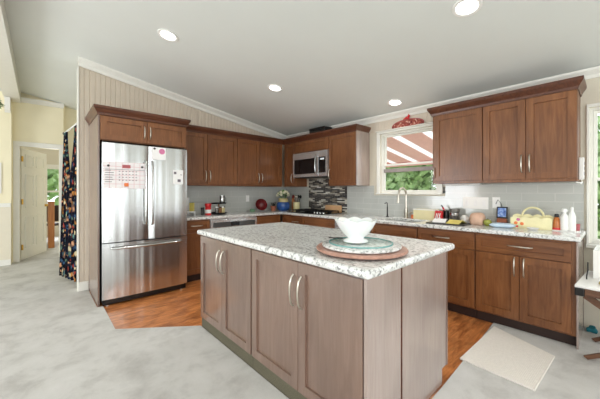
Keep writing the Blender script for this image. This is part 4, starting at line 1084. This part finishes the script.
# ---------------------------------------------------------------- table by the window
t = thing('folding_table', 'low folding table with white top and crossed wooden legs by the window', 'table', (2.94, .203, .008), -.065)
TH = .575
obj('tabletop', box(.0, .62, -.95, -.0, TH, TH + .018, bevel=.003), 'white', t)
obj('front_rail', box(-.012, .012, -.95, -.055, TH - .05, TH - .001, bevel=.003), 'wood_table', t)
obj('back_rail', box(.60, .624, -.95, -.055, TH - .05, TH - .001, bevel=.003), 'wood_table', t)
for x in (-.016, .596): obj('corner_bracket', box(x, x + .032, -.054, -.002, TH - .055, TH - .0005, bevel=.004), 'black', t)
for x, (a, b) in ((.160, ((-.04, 0), (-.88, TH - .03))), (.014, ((-.055, TH - .052), (-.80, 0))), (.572, ((-.04, 0), (-.88, TH - .03))), (.546, ((-.10, TH - .052), (-.88, 0)))):
    dv = (Vector(b) - Vector(a)).normalized(); pn_ = Vector((-dv.y, dv.x)) * .022
    poly = [(a[0] + pn_.x, max(0, a[1] + pn_.y)), (a[0] - pn_.x, max(0, a[1] - pn_.y)), (b[0] - pn_.x, max(0, b[1] - pn_.y)), (b[0] + pn_.x, max(0, b[1] + pn_.y))]
    obj('leg', prism(poly, x, x + .022, 'x'), 'wood_table', t)
t = thing('storage_box', 'white lidless storage box standing on the folding table', 'box', (3.24, -.19, .008 + TH + .0185), -.03)
obj('walls', cells([0, .008, .33, .338], [-.3, -.292, .30, .308], lambda i, j: not (i == 1 and j == 1), .006, .225, 'xy'), 'white', t, bevel=.002); obj('bottom', box(0, .338, -.3, .308, 0, .0058), 'white', t)
single('looped_cable', tube([(3.17, .15, .606), (3.19, .15, .63), (3.215, .145, .67), (3.205, .145, .70), (3.22, .145, .73)], .004, 6), 'black', 'black cord looped up the side of the white storage box', 'cord', smooth=60)
soft('beige_pouch', 'small beige pouch lying at the front of the folding table', 'pouch', (3.08, .02, .008 + TH + .0185), .05, .06, .02, 'sand', 9, .1)
soft('teal_cloth', 'crumpled teal cloth on the carpet below the window', 'cloth', (3.745, .14, .0085), .045, .035, .025, 'teal', 10, .25)
soft('dark_shoe', 'dark slipper on the carpet beside the teal cloth', 'slipper', (3.55, -.04, .0085), .10, .045, .03, 'dark_metal', 12, .06)

# ---------------------------------------------------------------- curtain in the hall opening
t = thing('curtain_rod', 'white curtain rod slanting back from the refrigerator wall into the hall', 'curtain rod', (.392, 4.772, 2.216), math.radians(4.9))
obj('rod', tube([(0, 0, 0), (0, 1.12, 0)], .012, 12), 'white', t, smooth=50)
obj('bracket', box(-.02, .02, -.0, .015, -.03, .03, bevel=.004), 'dark_metal', t)
obj('finial', lathe([(0, 0), (.014, .002), (.024, .018), (.02, .034), (0, .044)], segs=16, c=(0, 1.12, 0), axis='y') if False else add_lathe(bm_new(), [(0, -.022), (.016, -.016), (.022, 0), (.016, .016), (0, .022)], segs=16, c=(0, 1.142, 0)), 'dark_metal', t, smooth=60)
def curtain(label, t0, t1, b0, b1, folds, amp, ph):
    bm = bm_new(); nu, nv = 60, 40; grid = []
    for j in range(nv + 1):
        v = j / nv; k = min(1, v * 2.2); k = k * k * (3 - 2 * k); row = []
        for i in range(nu + 1):
            u = i / nu
            w = (t0 + (t1 - t0) * u) * (1 - k) + (b0 + (b1 - b0) * u) * k
            tx, ty = .394 - .105 * w, 4.86 + .93 * w          # along the rod
            bx, by = .39 - .165 * w, 4.84 + .62 * w           # hem
            x = tx + (bx - tx) * v; y = ty + (by - ty) * v
            o = amp * (.5 + .5 * k) * math.sin(u * 2 * PI * folds + ph + .6 * math.sin(3 * v))
            row.append(bm.verts.new((x + o * .9, y + o * .25, 2.20 - 2.125 * v)))
        grid.append(row)
    for j in range(nv):
        for i in range(nu): bm.faces.new((grid[j][i], grid[j][i + 1], grid[j + 1][i + 1], grid[j + 1][i]))
    cu = obj('floral_curtain', bm, 'floral', smooth=60)
    sd = cu.modifiers.new('solid', 'SOLIDIFY'); sd.thickness = .003
    tag(cu, label, 'curtain', 'floral curtains in the hall opening')
curtain('dark floral curtain panel hanging next to the refrigerator wall', .0, .24, .0, .50, 3, .026, 0)
curtain('dark floral curtain panel at the far end of the rod, next to the doorway', .80, 1.0, .53, 1.0, 3, .026, 1.0)
# bookcase edge and dark chair seen in the bedroom
t = thing('narrow_bookcase', 'narrow orange wooden bookcase seen edge-on behind the open white door', 'bookcase', (.15, 8.62, .008))
obj('side_panel', box(0, .11, 0, .022, 0, 1.04, bevel=.003), 'wood_orange', t); obj('side_panel', box(0, .11, .70, .722, 0, 1.04, bevel=.003), 'wood_orange', t)
obj('top_board', box(-.008, .118, -.01, .732, 1.041, 1.065, bevel=.003), 'wood_orange', t); obj('back_panel', box(0, .008, .0225, .6995, .05, 1.04), 'wood_orange', t)
for k in range(3): obj('shelf_board', box(.0085, .11, .0225, .6995, .06 + .32 * k, .08 + .32 * k), 'wood_orange', t)
t = thing('bedroom_chair', 'dark wooden chair under the bedroom window', 'chair', (.34, 9.75, .008), .3)
obj('seat', box(-.22, .22, -.22, .22, .42, .46, bevel=.01), 'kick_dark', t); obj('backrest', box(-.22, .22, .19, .22, .50, .92, bevel=.01), 'kick_dark', t)
for x in (-.2, .17):
    for y in (-.2, .19): obj('leg', box(x, x + .03, y, y + .03, 0, .4195 if y < 0 else .4195), 'kick_dark', t)
    obj('back_post', box(x, x + .03, .222, .245, .30, .93), 'kick_dark', t)
# picture on the stub wall, at the left edge
t = thing('picture_frame', 'grey framed picture on the hall wall at the left edge of the photo', 'picture', (-.72, 7.105, 1.26))
obj('frame', cells([0, .03, .21, .24], [0, .03, .5, .53], lambda i, j: not (i == 1 and j == 1), 0, .012, 'xz'), 'white_paint', t, bevel=.003); obj('print', box(.03, .21, .004, .01, .03, .50), 'ink', t)
# hanging plant under the beam
t = thing('hanging_plant', 'green trailing plant hanging from the ridge beam at the left edge', 'plant', (-.435, 5.0, 2.914))
obj('cord', tube([(0, 0, 0), (0, 0, -.58)], .003, 6), 'white', t)
obj('pot', lathe([(0, -.70), (.05, -.70), (.07, -.58), (.064, -.58), (.045, -.69), (0, -.69)], segs=20), 'terracotta', t, smooth=40)
bm = bm_new(); rr = random.Random(21)
for i in range(150):
    a = rr.random() * 2 * PI; r = .03 + .06 * rr.random(); c = Vector((r * math.cos(a), r * math.sin(a), -.55 + .06 * rr.random() - 1.8 * max(0, r - .05)))
    d = Vector((math.cos(a), math.sin(a), rr.uniform(-.8, .3))).normalized(); e = d.cross(Vector((0, 0, 1))).normalized()
    bm.faces.new([bm.verts.new(p) for p in (c, c + d * .025 - e * .016, c + d * .06, c + d * .025 + e * .016)])
obj('foliage', bm, 'leaf', t)

# ---------------------------------------------------------------- outdoors
struct('ground_lawn', prism([(4.0, -30), (40, -30), (40, 40), (4.0, 40)], -.6, -.45), 'lawn')
struct('ground_lawn_back', prism([(-20, 11.1), (3.9, 11.1), (3.9, 40), (-20, 40)], -.6, -.45), 'lawn')
struct('ground_patio_bounce', box(3.97, 9.0, -3, 7, -.449, -.42), plain('bounce_concrete', (214, 208, 198), .8, vary=.05))  # pale slab added to bounce light up onto the roof boards
# patio roof outside the sink window
t = thing('patio_roof', 'salmon boarded patio roof with white skylight strips outside the sink window', 'patio roof', (3.97, .6, 2.62))
m_ = .15
def slope_bm(y0, y1, zt0, zt1, x0=0, x1=3.6):
    return prism([(x0, zt0 - m_ * x0), (x1, zt0 - m_ * x1), (x1, zt1 - m_ * x1), (x0, zt1 - m_ * x0)], y0, y1, 'y')
for k in range(1, 8):
    y = -.6 + k * .62
    obj('board', slope_bm(y, y + .43, 0, .035), 'pergola', t); obj('skylight_strip', slope_bm(y + .431, y + .619, .01, .02), 'panel_white', t)
for k, x in enumerate((3.5,)):
    obj('purlin', box(x - .04, x + .04, .02, 4.36, -.10 - m_ * x, -.008 - m_ * x), 'pergola', t)
for y in (.1, 4.2): obj('post', box(3.44, 3.54, y, y + .1, -3.04, -.11 - m_ * 3.5), 'pergola', t)
def tree(label, loc, h, r, n, mat, seed, hue=None):
    rr = random.Random(seed)
    t = thing('tree', label, 'tree', loc)
    obj('trunk', tube([(0, 0, 0), (.05, .02, h * .4), (0, .05, h * .75)], [.16, .12, .05], 10), 'bark', t, smooth=60)
    bm = bm_new(); blobs = [(Vector((rr.uniform(-.5, .5) * r, rr.uniform(-.5, .5) * r, h * rr.uniform(.35, .95))), r * rr.uniform(.45, .75)) for _ in range(9)]
    for i in range(n):
        b, br = rr.choice(blobs); d = Vector((rr.gauss(0, 1), rr.gauss(0, 1), rr.gauss(0, 1))).normalized(); c = b + d * br * rr.uniform(.75, 1.05)
        u = Vector((rr.gauss(0, 1), rr.gauss(0, 1), rr.gauss(0, 1))).normalized(); w = d.cross(u).normalized(); s = rr.uniform(.12, .22)
        bm.faces.new([bm.verts.new(p) for p in (c - u * s, c - w * s * .5, c + u * s, c + w * s * .5)])
    obj('crown', bm, mat, t)
tree('leafy green tree beyond the patio, seen through the sink window', (11.0, 5.9, -.45), 4.2, 2.4, 9000, 'leaf_pale', 1)
tree('pale green tree outside the window beside the folding table', (12.5, .0, -.45), 3.2, 2.0, 3500, 'leaf_pale', 3)
tree('tree outside the bedroom window', (.9, 15.0, -.45), 4.2, 1.8, 3500, 'leaf_pale', 4)
